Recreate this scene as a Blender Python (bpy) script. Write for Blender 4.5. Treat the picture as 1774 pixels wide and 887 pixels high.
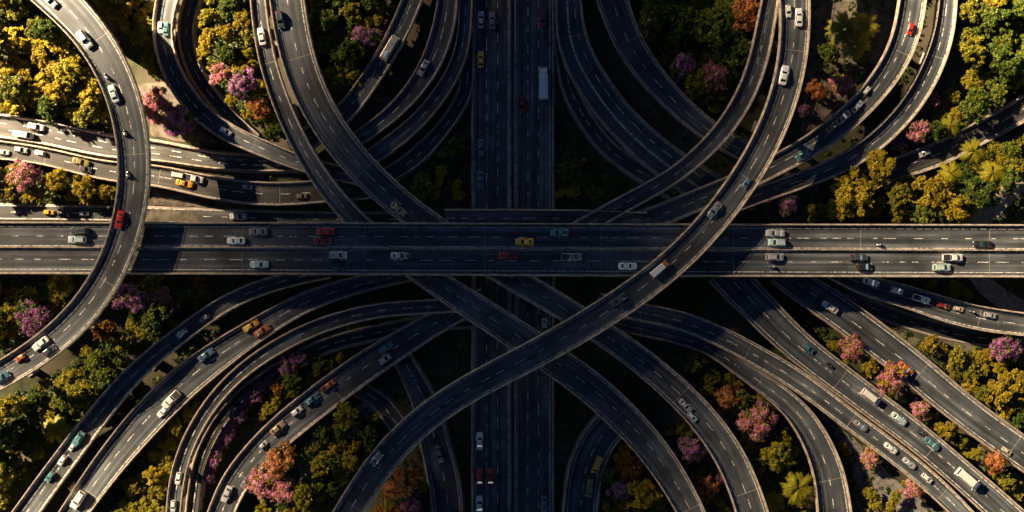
import bpy, math, random
import numpy as np
from mathutils import Vector, noise as mnoise

for o in list(bpy.data.objects):
    bpy.data.objects.remove(o)
SC = bpy.context.scene
COL = SC.collection
rnd = random.Random(7)
R = math.radians

# ------------------------------------------------------------------ camera, sky, sun, exposure
CAM_H = 320.0
PPM = 6.4                       # photograph pixels per metre on the ground
cam = bpy.data.objects.new('camera', bpy.data.cameras.new('camera'))
COL.objects.link(cam)
cam.location = (0, 0, CAM_H)
cam.data.sensor_width = 36
cam.data.lens = 36 / (1774 / PPM) * CAM_H
cam.data.clip_start = 1
cam.data.clip_end = 20000
SC.camera = cam

SUN_EL, SUN_AZ = 29.0, -58.0    # azimuth measured clockwise from image-up (+Y)
sd = Vector((math.sin(R(SUN_AZ)) * math.cos(R(SUN_EL)), math.cos(R(SUN_AZ)) * math.cos(R(SUN_EL)), math.sin(R(SUN_EL))))
world = bpy.data.worlds.new('World'); SC.world = world
world.use_nodes = True
wn = world.node_tree.nodes; wl = world.node_tree.links
sky = wn.new('ShaderNodeTexSky'); sky.sky_type = 'NISHITA'; sky.sun_disc = False
sky.sun_elevation = R(SUN_EL); sky.sun_rotation = R(SUN_AZ)
sky.dust_density = 0.3; sky.ozone_density = 2.0
wl.new(sky.outputs[0], wn['Background'].inputs[0])
wn['Background'].inputs[1].default_value = 0.05
sun = bpy.data.lights.new('sun', 'SUN'); sun.energy = 5.0; sun.angle = R(0.55); sun.color = (1.0, 0.73, 0.44)
suno = bpy.data.objects.new('sun', sun); COL.objects.link(suno)
suno.rotation_euler = sd.to_track_quat('Z', 'Y').to_euler()
suno.location = sd * 900
vs = SC.view_settings
vs.view_transform = 'Standard'; vs.look = 'None'; vs.gamma = 1; vs.use_curve_mapping = False
vs.exposure = 3.6

# unseen absorbers added to shade the ground from the sun: (photo x, y, half width, half length, half thickness, optical depth)
SHADE_LUMPS = [(1100, 650, 195, 100, 10, 1.75), (40, 440, 42, 34, 8, 0.9), (800, 430, 85, 50, 8, 0.8), (1560, 60, 60, 45, 8, 0.7), (925, 340, 112, 110, 10, 0.6), (925, 330, 86, 110, 10, 1.4), (925, 440, 56, 190, 9, 2.3), (920, 430, 42, 140, 8, 2.5)]
OVERHEAD = 4.0  # optical depth of the added overhead sheets that dim the sky

def P(px, py, z=0.0):
    k = (CAM_H - z) / CAM_H / PPM
    return ((px - 887) * k, -(py - 443.5) * k)

# ------------------------------------------------------------------ materials
def mat(name, rough=0.8, metallic=0.0):
    m = bpy.data.materials.new(name); m.use_nodes = True
    n = m.node_tree.nodes; b = n['Principled BSDF']
    b.inputs['Roughness'].default_value = rough; b.inputs['Metallic'].default_value = metallic
    return m, n, m.node_tree.links, b

def ramp(n, stops):
    r = n.new('ShaderNodeValToRGB')
    while len(r.color_ramp.elements) < len(stops):
        r.color_ramp.elements.new(0.5)
    for e, (p, c) in zip(r.color_ramp.elements, stops):
        e.position = p; e.color = (*c, 1)
    return r

def noisy(name, c1, c2, scale, rough=0.85, detail=6, bump=0.0, lo=0.35, hi=0.65, c3=None, scale3=0.05):
    m, n, l, b = mat(name, rough)
    g = n.new('ShaderNodeNewGeometry')
    t = n.new('ShaderNodeTexNoise'); t.inputs['Scale'].default_value = scale; t.inputs['Detail'].default_value = detail
    l.new(g.outputs['Position'], t.inputs['Vector'])
    r = ramp(n, [(lo, c1), (hi, c2)]); l.new(t.outputs[0], r.inputs[0])
    out = r.outputs[0]
    if c3:
        t3 = n.new('ShaderNodeTexNoise'); t3.inputs['Scale'].default_value = scale3; t3.inputs['Detail'].default_value = 4
        l.new(g.outputs['Position'], t3.inputs['Vector'])
        r3 = ramp(n, [(0.45, (0, 0, 0)), (0.58, (1, 1, 1))]); l.new(t3.outputs[0], r3.inputs[0])
        mx = n.new('ShaderNodeMixRGB'); l.new(r3.outputs[0], mx.inputs[0]); l.new(out, mx.inputs[1]); mx.inputs[2].default_value = (*c3, 1)
        out = mx.outputs[0]
    l.new(out, b.inputs['Base Color'])
    if bump:
        bp = n.new('ShaderNodeBump'); bp.inputs['Strength'].default_value = bump; bp.inputs['Distance'].default_value = 0.3
        l.new(t.outputs[0], bp.inputs['Height']); l.new(bp.outputs[0], b.inputs['Normal'])
    return m

def asphalt_mat(name, base, tint=(0.80, 0.98, 1.18)):
    # UV is in metres: u along the road, v across it
    m, n, l, b = mat(name, 0.7)
    uv = n.new('ShaderNodeUVMap')
    mp = n.new('ShaderNodeMapping'); mp.inputs['Scale'].default_value = (0.02, 0.75, 1)
    l.new(uv.outputs[0], mp.inputs[0])
    t1 = n.new('ShaderNodeTexNoise'); t1.inputs['Scale'].default_value = 1.0; t1.inputs['Detail'].default_value = 5
    l.new(mp.outputs[0], t1.inputs['Vector'])
    r1 = ramp(n, [(0.36, (0.42, 0.42, 0.44)), (0.5, (0.95, 0.95, 0.95)), (0.66, (2.2, 2.1, 1.95))]); l.new(t1.outputs[0], r1.inputs[0])  # tyre wear streaks; the pale warm end also paints a sheen along the lanes
    g = n.new('ShaderNodeNewGeometry')
    t2 = n.new('ShaderNodeTexNoise'); t2.inputs['Scale'].default_value = 0.13; t2.inputs['Detail'].default_value = 7
    l.new(g.outputs['Position'], t2.inputs['Vector'])
    r2 = ramp(n, [(0.35, (0.6, 0.6, 0.6)), (0.65, (1.4, 1.4, 1.4))]); l.new(t2.outputs[0], r2.inputs[0])
    # repaired rectangles: blocky voronoi along the lane
    mp3 = n.new('ShaderNodeMapping'); mp3.inputs['Scale'].default_value = (0.07, 0.3, 1)
    l.new(uv.outputs[0], mp3.inputs[0])
    v3 = n.new('ShaderNodeTexVoronoi'); v3.distance = 'CHEBYCHEV'; v3.inputs['Scale'].default_value = 1.0
    l.new(mp3.outputs[0], v3.inputs['Vector'])
    sp = n.new('ShaderNodeSeparateColor'); l.new(v3.outputs['Color'], sp.inputs[0])
    r3 = ramp(n, [(0.0, (0.72, 0.72, 0.74)), (0.13, (1, 1, 1)), (0.93, (1, 1, 1)), (0.96, (1.25, 1.22, 1.18))])
    r3.color_ramp.interpolation = 'CONSTANT'; l.new(sp.outputs[0], r3.inputs[0])
    mu = n.new('ShaderNodeMixRGB'); mu.blend_type = 'MULTIPLY'; mu.inputs[0].default_value = 1
    l.new(r1.outputs[0], mu.inputs[1]); l.new(r2.outputs[0], mu.inputs[2])
    mu2 = n.new('ShaderNodeMixRGB'); mu2.blend_type = 'MULTIPLY'; mu2.inputs[0].default_value = 1
    l.new(mu.outputs[0], mu2.inputs[1]); l.new(r3.outputs[0], mu2.inputs[2])
    mu3 = n.new('ShaderNodeMixRGB'); mu3.blend_type = 'MULTIPLY'; mu3.inputs[0].default_value = 1
    l.new(mu2.outputs[0], mu3.inputs[1]); mu3.inputs[2].default_value = (base * tint[0], base * tint[1], base * tint[2], 1)
    l.new(mu3.outputs[0], b.inputs['Base Color'])
    rr = n.new('ShaderNodeMapRange'); l.new(t1.outputs[0], rr.inputs[0])
    rr.inputs[1].default_value = 0.3; rr.inputs[2].default_value = 0.7; rr.inputs[3].default_value = 0.62; rr.inputs[4].default_value = 0.82
    l.new(rr.outputs[0], b.inputs['Roughness'])
    return m

M = {}
M['asphalt'] = asphalt_mat('asphalt', 0.060)
M['asphalt_old'] = asphalt_mat('asphalt_old', 0.036, (0.96, 1.0, 1.05))
M['concrete'] = noisy('parapet_concrete', (0.15, 0.12, 0.095), (0.40, 0.33, 0.26), 0.7, 0.85, 8)
M['girder'] = noisy('girder_concrete', (0.20, 0.18, 0.16), (0.32, 0.29, 0.26), 0.3, 0.9, 8)
M['pier'] = noisy('pier_concrete', (0.22, 0.20, 0.18), (0.36, 0.33, 0.30), 0.4, 0.9, 8, 0.1)
M['steel'] = noisy('galvanised_steel', (0.25, 0.24, 0.23), (0.42, 0.40, 0.38), 2.0, 0.5)
def paint_mat():
    m, n, l, b = mat('road_paint', 0.6)
    g = n.new('ShaderNodeNewGeometry')
    t = n.new('ShaderNodeTexNoise'); t.inputs['Scale'].default_value = 1.4; t.inputs['Detail'].default_value = 8
    l.new(g.outputs['Position'], t.inputs['Vector'])
    r = ramp(n, [(0.36, (0.12, 0.12, 0.12)), (0.56, (0.62, 0.62, 0.60))]); l.new(t.outputs[0], r.inputs[0])
    l.new(r.outputs[0], b.inputs['Base Color'])
    return m
M['paint'] = paint_mat()
M['ground'] = noisy('ground_grass_and_soil', (0.014, 0.020, 0.008), (0.040, 0.044, 0.016), 0.35, 1.0, 9, 0.5, c3=(0.06, 0.05, 0.038), scale3=0.045)
M['path'] = noisy('pale_path', (0.16, 0.15, 0.14), (0.32, 0.30, 0.28), 0.7, 0.9, 9, 0.1)
M['soil'] = noisy('bare_soil', (0.05, 0.044, 0.036), (0.14, 0.12, 0.095), 0.4, 1.0, 9, 0.3)
M['paving'] = noisy('pale_paving', (0.10, 0.095, 0.09), (0.22, 0.205, 0.19), 0.7, 0.9, 9, 0.1)

def leaf_mat(name, cols, rough=0.55, trans=0.25):
    m, n, l, b = mat(name, rough)
    a = n.new('ShaderNodeAttribute'); a.attribute_name = 'tone'
    oi = n.new('ShaderNodeObjectInfo')
    ad = n.new('ShaderNodeMath'); ad.operation = 'MULTIPLY_ADD'
    l.new(oi.outputs['Random'], ad.inputs[0]); ad.inputs[1].default_value = 0.35; l.new(a.outputs['Fac'], ad.inputs[2])
    k = len(cols)
    r = ramp(n, [(i / (k - 1) * 1.0, c) for i, c in enumerate(cols)])
    l.new(ad.outputs[0], r.inputs[0])
    l.new(r.outputs[0], b.inputs['Base Color'])
    b.inputs['Specular IOR Level'].default_value = 0.3
    tr = n.new('ShaderNodeBsdfTranslucent'); l.new(r.outputs[0], tr.inputs['Color'])
    mx = n.new('ShaderNodeMixShader'); mx.inputs[0].default_value = trans
    l.new(b.outputs[0], mx.inputs[1]); l.new(tr.outputs[0], mx.inputs[2])
    l.new(mx.outputs[0], n['Material Output'].inputs['Surface'])
    return m
M['leaf_green'] = leaf_mat('green_leaves', [(0.010, 0.024, 0.007), (0.046, 0.085, 0.010), (0.12, 0.16, 0.016), (0.24, 0.25, 0.02)])
M['leaf_lime'] = leaf_mat('lime_leaves', [(0.03, 0.045, 0.006), (0.13, 0.14, 0.012), (0.26, 0.23, 0.015), (0.42, 0.33, 0.02)])
M['leaf_palm'] = leaf_mat('palm_leaves', [(0.05, 0.07, 0.008), (0.17, 0.18, 0.015), (0.30, 0.27, 0.02), (0.45, 0.37, 0.025)], 0.4, 0.35)
M['leaf_gold'] = leaf_mat('golden_leaves', [(0.06, 0.05, 0.005), (0.22, 0.16, 0.010), (0.36, 0.28, 0.014), (0.50, 0.38, 0.02)])  # golden foliage, with the warm glow of sunlit crowns put into the colour
M['leaf_rust'] = leaf_mat('rust_leaves', [(0.05, 0.025, 0.008), (0.18, 0.075, 0.012), (0.32, 0.16, 0.02), (0.46, 0.27, 0.03)])
M['bloom_purple'] = leaf_mat('purple_blossom', [(0.12, 0.03, 0.10), (0.30, 0.08, 0.25), (0.46, 0.17, 0.40), (0.62, 0.34, 0.56)])
M['bloom_pink'] = leaf_mat('pink_blossom', [(0.22, 0.04, 0.10), (0.46, 0.11, 0.22), (0.64, 0.26, 0.34), (0.74, 0.46, 0.48)])
M['bloom_orange'] = leaf_mat('orange_blossom', [(0.25, 0.06, 0.03), (0.5, 0.17, 0.06), (0.62, 0.30, 0.12), (0.66, 0.34, 0.32)])
M['bark'] = noisy('bark', (0.06, 0.045, 0.03), (0.14, 0.11, 0.08), 2.5, 0.95)

def paint(name, c, metallic=0.25):
    m, n, l, b = mat(name, 0.32, metallic)
    g = n.new('ShaderNodeNewGeometry'); t = n.new('ShaderNodeTexNoise'); t.inputs['Scale'].default_value = 1.3
    l.new(g.outputs['Position'], t.inputs['Vector'])
    r = ramp(n, [(0.3, tuple(x * 0.85 for x in c)), (0.7, c)]); l.new(t.outputs[0], r.inputs[0])
    l.new(r.outputs[0], b.inputs['Base Color'])
    b.inputs['Coat Weight'].default_value = 0.6; b.inputs['Coat Roughness'].default_value = 0.08
    return m
PAINT = {'white': (0.8, 0.8, 0.78), 'cream': (0.6, 0.52, 0.4), 'silver': (0.42, 0.43, 0.45), 'grey': (0.2, 0.21, 0.23),
         'dark grey': (0.06, 0.065, 0.075), 'black': (0.02, 0.02, 0.024), 'red': (0.48, 0.025, 0.015), 'dark red': (0.22, 0.02, 0.015),
         'orange': (0.5, 0.14, 0.03), 'yellow': (0.72, 0.40, 0.03), 'teal': (0.07, 0.20, 0.22), 'mint': (0.52, 0.66, 0.65),
         'tan': (0.34, 0.24, 0.15), 'olive': (0.2, 0.17, 0.06), 'blue': (0.07, 0.15, 0.24)}
for k, c in PAINT.items():
    M['car_' + k] = paint(k.replace(' ', '_') + '_car_paint', c)
def plain(name, c, rough, metallic=0.0, spec=0.5):
    m, n, l, b = mat(name, rough, metallic)
    g = n.new('ShaderNodeNewGeometry'); t = n.new('ShaderNodeTexNoise'); t.inputs['Scale'].default_value = 3
    l.new(g.outputs['Position'], t.inputs['Vector'])
    r = ramp(n, [(0.3, tuple(x * 0.8 for x in c)), (0.7, c)]); l.new(t.outputs[0], r.inputs[0]); l.new(r.outputs[0], b.inputs['Base Color'])
    b.inputs['Specular IOR Level'].default_value = spec
    return m
M['glass'] = plain('sky_teal_car_glass', (0.012, 0.03, 0.035), 0.06, 0, 0.9)  # teal of the reflected sky is put into the glass colour
M['rubber'] = plain('tyre_rubber', (0.02, 0.02, 0.02), 0.85)
M['rim'] = plain('wheel_rim', (0.45, 0.45, 0.46), 0.35, 0.9)
M['lamp_white'] = plain('headlight_lens', (0.75, 0.77, 0.78), 0.15)
M['lamp_red'] = plain('tail_light_lens', (0.45, 0.01, 0.01), 0.2)
M['trim'] = plain('black_plastic', (0.025, 0.025, 0.028), 0.5)
M['cloth'] = plain('jacket_cloth', (0.05, 0.06, 0.09), 0.9)
M['helmet'] = plain('helmet_shell', (0.7, 0.7, 0.72), 0.25)

# ------------------------------------------------------------------ mesh helpers
def new_mesh(name, verts, faces, mats, mi=None, smooth=False, uv=None, tone=None):
    me = bpy.data.meshes.new(name)
    me.from_pydata([tuple(v) for v in verts], [], [tuple(f) for f in faces])
    for m in (mats if isinstance(mats, (list, tuple)) else [mats]):
        me.materials.append(m)
    if mi is not None:
        me.polygons.foreach_set('material_index', list(mi))
    if smooth:
        me.polygons.foreach_set('use_smooth', [True] * len(me.polygons))
    if uv is not None:
        lay = me.uv_layers.new(name='UVMap')
        lv = np.empty(len(me.loops), dtype=np.int32); me.loops.foreach_get('vertex_index', lv)
        lay.data.foreach_set('uv', np.asarray(uv, dtype=np.float32)[lv].ravel())
    if tone is not None:
        at = me.attributes.new('tone', 'FLOAT', 'FACE'); at.data.foreach_set('value', np.asarray(tone, dtype=np.float32))
    me.update()
    return me

def link(name, me, parent=None):
    o = bpy.data.objects.new(name, me); COL.objects.link(o)
    if parent is not None:
        o.parent = parent
    return o

def empty(name, loc=(0, 0, 0), rz=0.0):
    o = bpy.data.objects.new(name, None); COL.objects.link(o)
    o.location = loc; o.rotation_euler = (0, 0, rz); o.empty_display_size = 0.5
    return o

def tag(o, label=None, cat=None, group=None, kind=None):
    for k, v in (('label', label), ('category', cat), ('group', group), ('kind', kind)):
        if v: o[k] = v
    return o

class MB:
    def __init__(s): s.v = []; s.f = []; s.m = []
    def add(s, v, f, m=0):
        o = len(s.v); s.v += [tuple(x) for x in v]; s.f += [tuple(i + o for i in q) for q in f]; s.m += [m] * len(f)
    def box(s, c, d, m=0, rz=0.0, taper=1.0, bev=0.0):
        x, y, z = (k / 2 for k in d); ca, sa = math.cos(rz), math.sin(rz)
        if bev:
            ring = [(x - bev, -y), (x, -y + bev), (x, y - bev), (x - bev, y), (-x + bev, y), (-x, y - bev), (-x, -y + bev), (-x + bev, -y)]
            lev = [(-z, 1), (z - bev, 1), (z, None)]
            vs = []
            for zz, k in lev:
                for (a, b) in ring:
                    if k is None:
                        a *= (x - bev) / x; b *= (y - bev) / y
                    vs.append((a, b, zz))
            fs = [tuple(reversed(range(8))), tuple(range(16, 24))]
            for L in (0, 8):
                for i in range(8):
                    j = (i + 1) % 8; fs.append((L + i, L + j, L + 8 + j, L + 8 + i))
        else:
            vs = [(-x, -y, -z), (x, -y, -z), (x, y, -z), (-x, y, -z)] + [(a * taper, b * taper, z) for a, b in ((-x, -y), (x, -y), (x, y), (-x, y))]
            fs = [(3, 2, 1, 0), (4, 5, 6, 7), (0, 1, 5, 4), (1, 2, 6, 5), (2, 3, 7, 6), (3, 0, 4, 7)]
        s.add([(c[0] + a * ca - b * sa, c[1] + a * sa + b * ca, c[2] + h) for a, b, h in vs], fs, m)
    def tube(s, p0, p1, r0, r1, n=8, m=0, cap=True):
        p0, p1 = Vector(p0), Vector(p1); d = (p1 - p0).normalized()
        a = d.orthogonal().normalized(); b = d.cross(a)
        vs = [p + (a * math.cos(t) + b * math.sin(t)) * r for p, r in ((p0, r0), (p1, r1)) for t in [2 * math.pi * i / n for i in range(n)]]
        fs = [(i, (i + 1) % n, n + (i + 1) % n, n + i) for i in range(n)]
        if cap: fs += [tuple(reversed(range(n))), tuple(range(n, 2 * n))]
        s.add(vs, fs, m)
    def loft(s, rings, m=0, cap=True):
        n = len(rings[0]); vs = [p for r in rings for p in r]; fs = []
        for k in range(len(rings) - 1):
            for i in range(n):
                j = (i + 1) % n
                fs.append((k * n + i, k * n + j, (k + 1) * n + j, (k + 1) * n + i))
        if cap:
            fs.append(tuple(reversed(range(n)))); fs.append(tuple(range((len(rings) - 1) * n, len(rings) * n)))
        s.add(vs, fs, m)
    def mesh(s, name, mats, smooth=False):
        return new_mesh(name, s.v, s.f, mats, s.m, smooth)
    def build(s, name, mats, parent=None, smooth=False):
        return link(name, s.mesh(name, mats, smooth), parent)

def catmull(pts, n):
    """resample a smooth curve through pts (k x d) at n equal arc-length steps"""
    p = np.asarray(pts, float)
    p = np.vstack([2 * p[0] - p[1], p, 2 * p[-1] - p[-2]])
    out = []
    for i in range(1, len(p) - 2):
        p0, p1, p2, p3 = p[i - 1:i + 3]
        d = [max(np.linalg.norm(b - a), 1e-6) ** 0.5 for a, b in ((p0, p1), (p1, p2), (p2, p3))]
        t0, t1, t2, t3 = 0, d[0], d[0] + d[1], d[0] + d[1] + d[2]
        for t in np.linspace(t1, t2, 24, endpoint=False):
            A1 = (t1 - t) / (t1 - t0) * p0 + (t - t0) / (t1 - t0) * p1
            A2 = (t2 - t) / (t2 - t1) * p1 + (t - t1) / (t2 - t1) * p2
            A3 = (t3 - t) / (t3 - t2) * p2 + (t - t2) / (t3 - t2) * p3
            B1 = (t2 - t) / (t2 - t0) * A1 + (t - t0) / (t2 - t0) * A2
            B2 = (t3 - t) / (t3 - t1) * A2 + (t - t1) / (t3 - t1) * A3
            out.append((t2 - t) / (t2 - t1) * B1 + (t - t1) / (t2 - t1) * B2)
    out.append(p[-2]); out = np.array(out)
    s = np.concatenate([[0], np.cumsum(np.linalg.norm(np.diff(out, axis=0), axis=1))])
    u = np.linspace(0, s[-1], n)
    return np.stack([np.interp(u, s, out[:, k]) for k in range(out.shape[1])], 1)

def smooth1(a, k):
    for _ in range(k):
        b = a.copy(); b[1:-1] = (a[:-2] + 2 * a[1:-1] + a[2:]) / 4; a = b
    return a
# ------------------------------------------------------------------ roads, traced edge by edge
def extend(pts, a, b):
    p = [np.array(q, float) for q in pts]
    if a:
        d = p[0] - p[1]; p.insert(0, p[0] + d / np.linalg.norm(d) * a)
    if b:
        d = p[-1] - p[-2]; p.append(p[-1] + d / np.linalg.norm(d) * b)
    return p

ROADS = {}
class Road: pass

def trace_road(key, L, Rr, z, ext=(0, 0), **kw):
    """L, Rr: the two edges in photograph pixels, same direction; z: deck height (or start, end)"""
    L = extend(L, *ext); Rr = extend(Rr, *ext)
    n = 160
    l = catmull(L, n); r = catmull(Rr, n)
    z0, z1 = z if isinstance(z, tuple) else (z, z)
    z0, z1 = [q * 0.76 if q > 2 else q for q in (z0, z1)]
    zz = np.linspace(z0, z1, n)
    lw = np.array([P(a[0], a[1], h) for a, h in zip(l, zz)]); rw = np.array([P(a[0], a[1], h) for a, h in zip(r, zz)])
    c = smooth1((lw + rw) / 2, 30)
    t = np.gradient(c, axis=0); t /= np.linalg.norm(t, axis=1)[:, None]
    # width across the tangent; nrm points towards the L edge
    nrm = np.stack([-t[:, 1], t[:, 0]], 1)
    if ((lw - rw) * nrm).sum() < 0: nrm = -nrm
    w = []
    for i in range(n):
        dl = ((lw - c[i]) * nrm[i]).sum(1)[np.argmin(np.abs(((lw - c[i]) * t[i]).sum(1)))]
        dr = ((rw - c[i]) * nrm[i]).sum(1)[np.argmin(np.abs(((rw - c[i]) * t[i]).sum(1)))]
        w.append((dl, dr))
    w = np.array(w); mid = smooth1(w.mean(1), 60); wid = smooth1(np.clip(w[:, 0] - w[:, 1], 4.0, 40), 200)
    c = smooth1(c + nrm * mid[:, None], 10)
    c3 = np.column_stack([c, zz, wid])
    length = np.linalg.norm(np.diff(c, axis=0), axis=1).sum()
    N = max(int(length / 1.6), 12)
    c3 = catmull(c3[::4] if (n - 1) % 4 == 0 else np.vstack([c3[::4], c3[-1:]]), N)
    o = Road(); o.key = key; o.c = c3[:, :2]; o.z = c3[:, 2]; o.w = c3[:, 3]
    t = np.gradient(o.c, axis=0); t /= np.linalg.norm(t, axis=1)[:, None]; o.t = t
    nn = np.stack([-t[:, 1], t[:, 0]], 1)
    o.flip = 1.0 if (nrm[:, 0].mean() * nn[:, 0].mean() + nrm[:, 1].mean() * nn[:, 1].mean()) >= 0 else -1.0
    o.n = nn * o.flip          # towards L
    o.s = np.concatenate([[0], np.cumsum(np.linalg.norm(np.diff(o.c, axis=0), axis=1))])
    o.kw = kw; ROADS[key] = o
    return o

def strip(o, offs_a, offs_b, z, s0=None, s1=None):
    """quad strip between two lateral offsets (metres from centre, + towards L)"""
    m = np.ones(len(o.s), bool) if s0 is None else (o.s >= s0) & (o.s <= s1)
    return m

def at(o, s, f, dz=0.0, off=None):
    """point at arc length s, fraction f of the width from the L edge"""
    c = np.array([np.interp(s, o.s, o.c[:, k]) for k in (0, 1)]); n = np.array([np.interp(s, o.s, o.n[:, k]) for k in (0, 1)])
    n /= np.linalg.norm(n)
    w = np.interp(s, o.s, o.w); d = w * (0.5 - f) if off is None else off
    q = c + n * d
    return (q[0], q[1], np.interp(s, o.s, o.z) + dz)

def profile_mesh(o, prof, name, mats, mi=None, close=True, seg=None, uv=False, parent=None):
    """sweep a cross-section; prof(w) -> list of (offset towards L, height)"""
    N = len(o.s); V = []; UV = []
    idx = range(N)
    k = None
    for i in idx:
        pr = prof(o.w[i]); k = len(pr)
        for (d, h) in pr:
            V.append((o.c[i, 0] + o.n[i, 0] * d, o.c[i, 1] + o.n[i, 1] * d, o.z[i] + h)); UV.append((o.s[i], d + 50))
    F = []; MI = []
    kk = k if close else k - 1
    for i in range(N - 1):
        for j in range(kk):
            j2 = (j + 1) % k
            q = (i * k + j, i * k + j2, (i + 1) * k + j2, (i + 1) * k + j)
            F.append(q if o.flip < 0 else q[::-1]); MI.append(mi[j] if mi else 0)
    if close:
        F.append(tuple(range(k))); F.append(tuple(reversed(range((N - 1) * k, N * k)))); MI += [0, 0]
    return link(name, new_mesh(name, V, F, mats, MI, False, UV if uv else None), parent)

def line_mesh(o, f, width, dashed, mb_v, mb_f, rr):
    s = 0.3; S = o.s[-1] - 0.3
    while s < S:
        if dashed:
            ln = rr.choice((1.6, 2.2, 2.6, 3.2)); gap = rr.choice((1.6, 2.8, 3.4, 4.6))
        else:
            ln = S - s; gap = 1
        e = min(s + ln, S); k = max(1, int((e - s) / 1.2))
        base = len(mb_v)
        for q in range(k + 1):
            u = s + (e - s) * q / k
            a = at(o, u, f, 0.015); n = np.array([np.interp(u, o.s, o.n[:, j]) for j in (0, 1)]); n /= np.linalg.norm(n)
            mb_v.append((a[0] + n[0] * width / 2, a[1] + n[1] * width / 2, a[2])); mb_v.append((a[0] - n[0] * width / 2, a[1] - n[1] * width / 2, a[2]))
        for q in range(k):
            b = base + 2 * q; mb_f.append((b, b + 1, b + 3, b + 2) if o.flip > 0 else (b + 2, b + 3, b + 1, b))
        s = e + gap

def near(o, x, y):
    d = np.hypot(o.c[:, 0] - x, o.c[:, 1] - y); i = int(np.argmin(d)); return d[i], i

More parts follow.
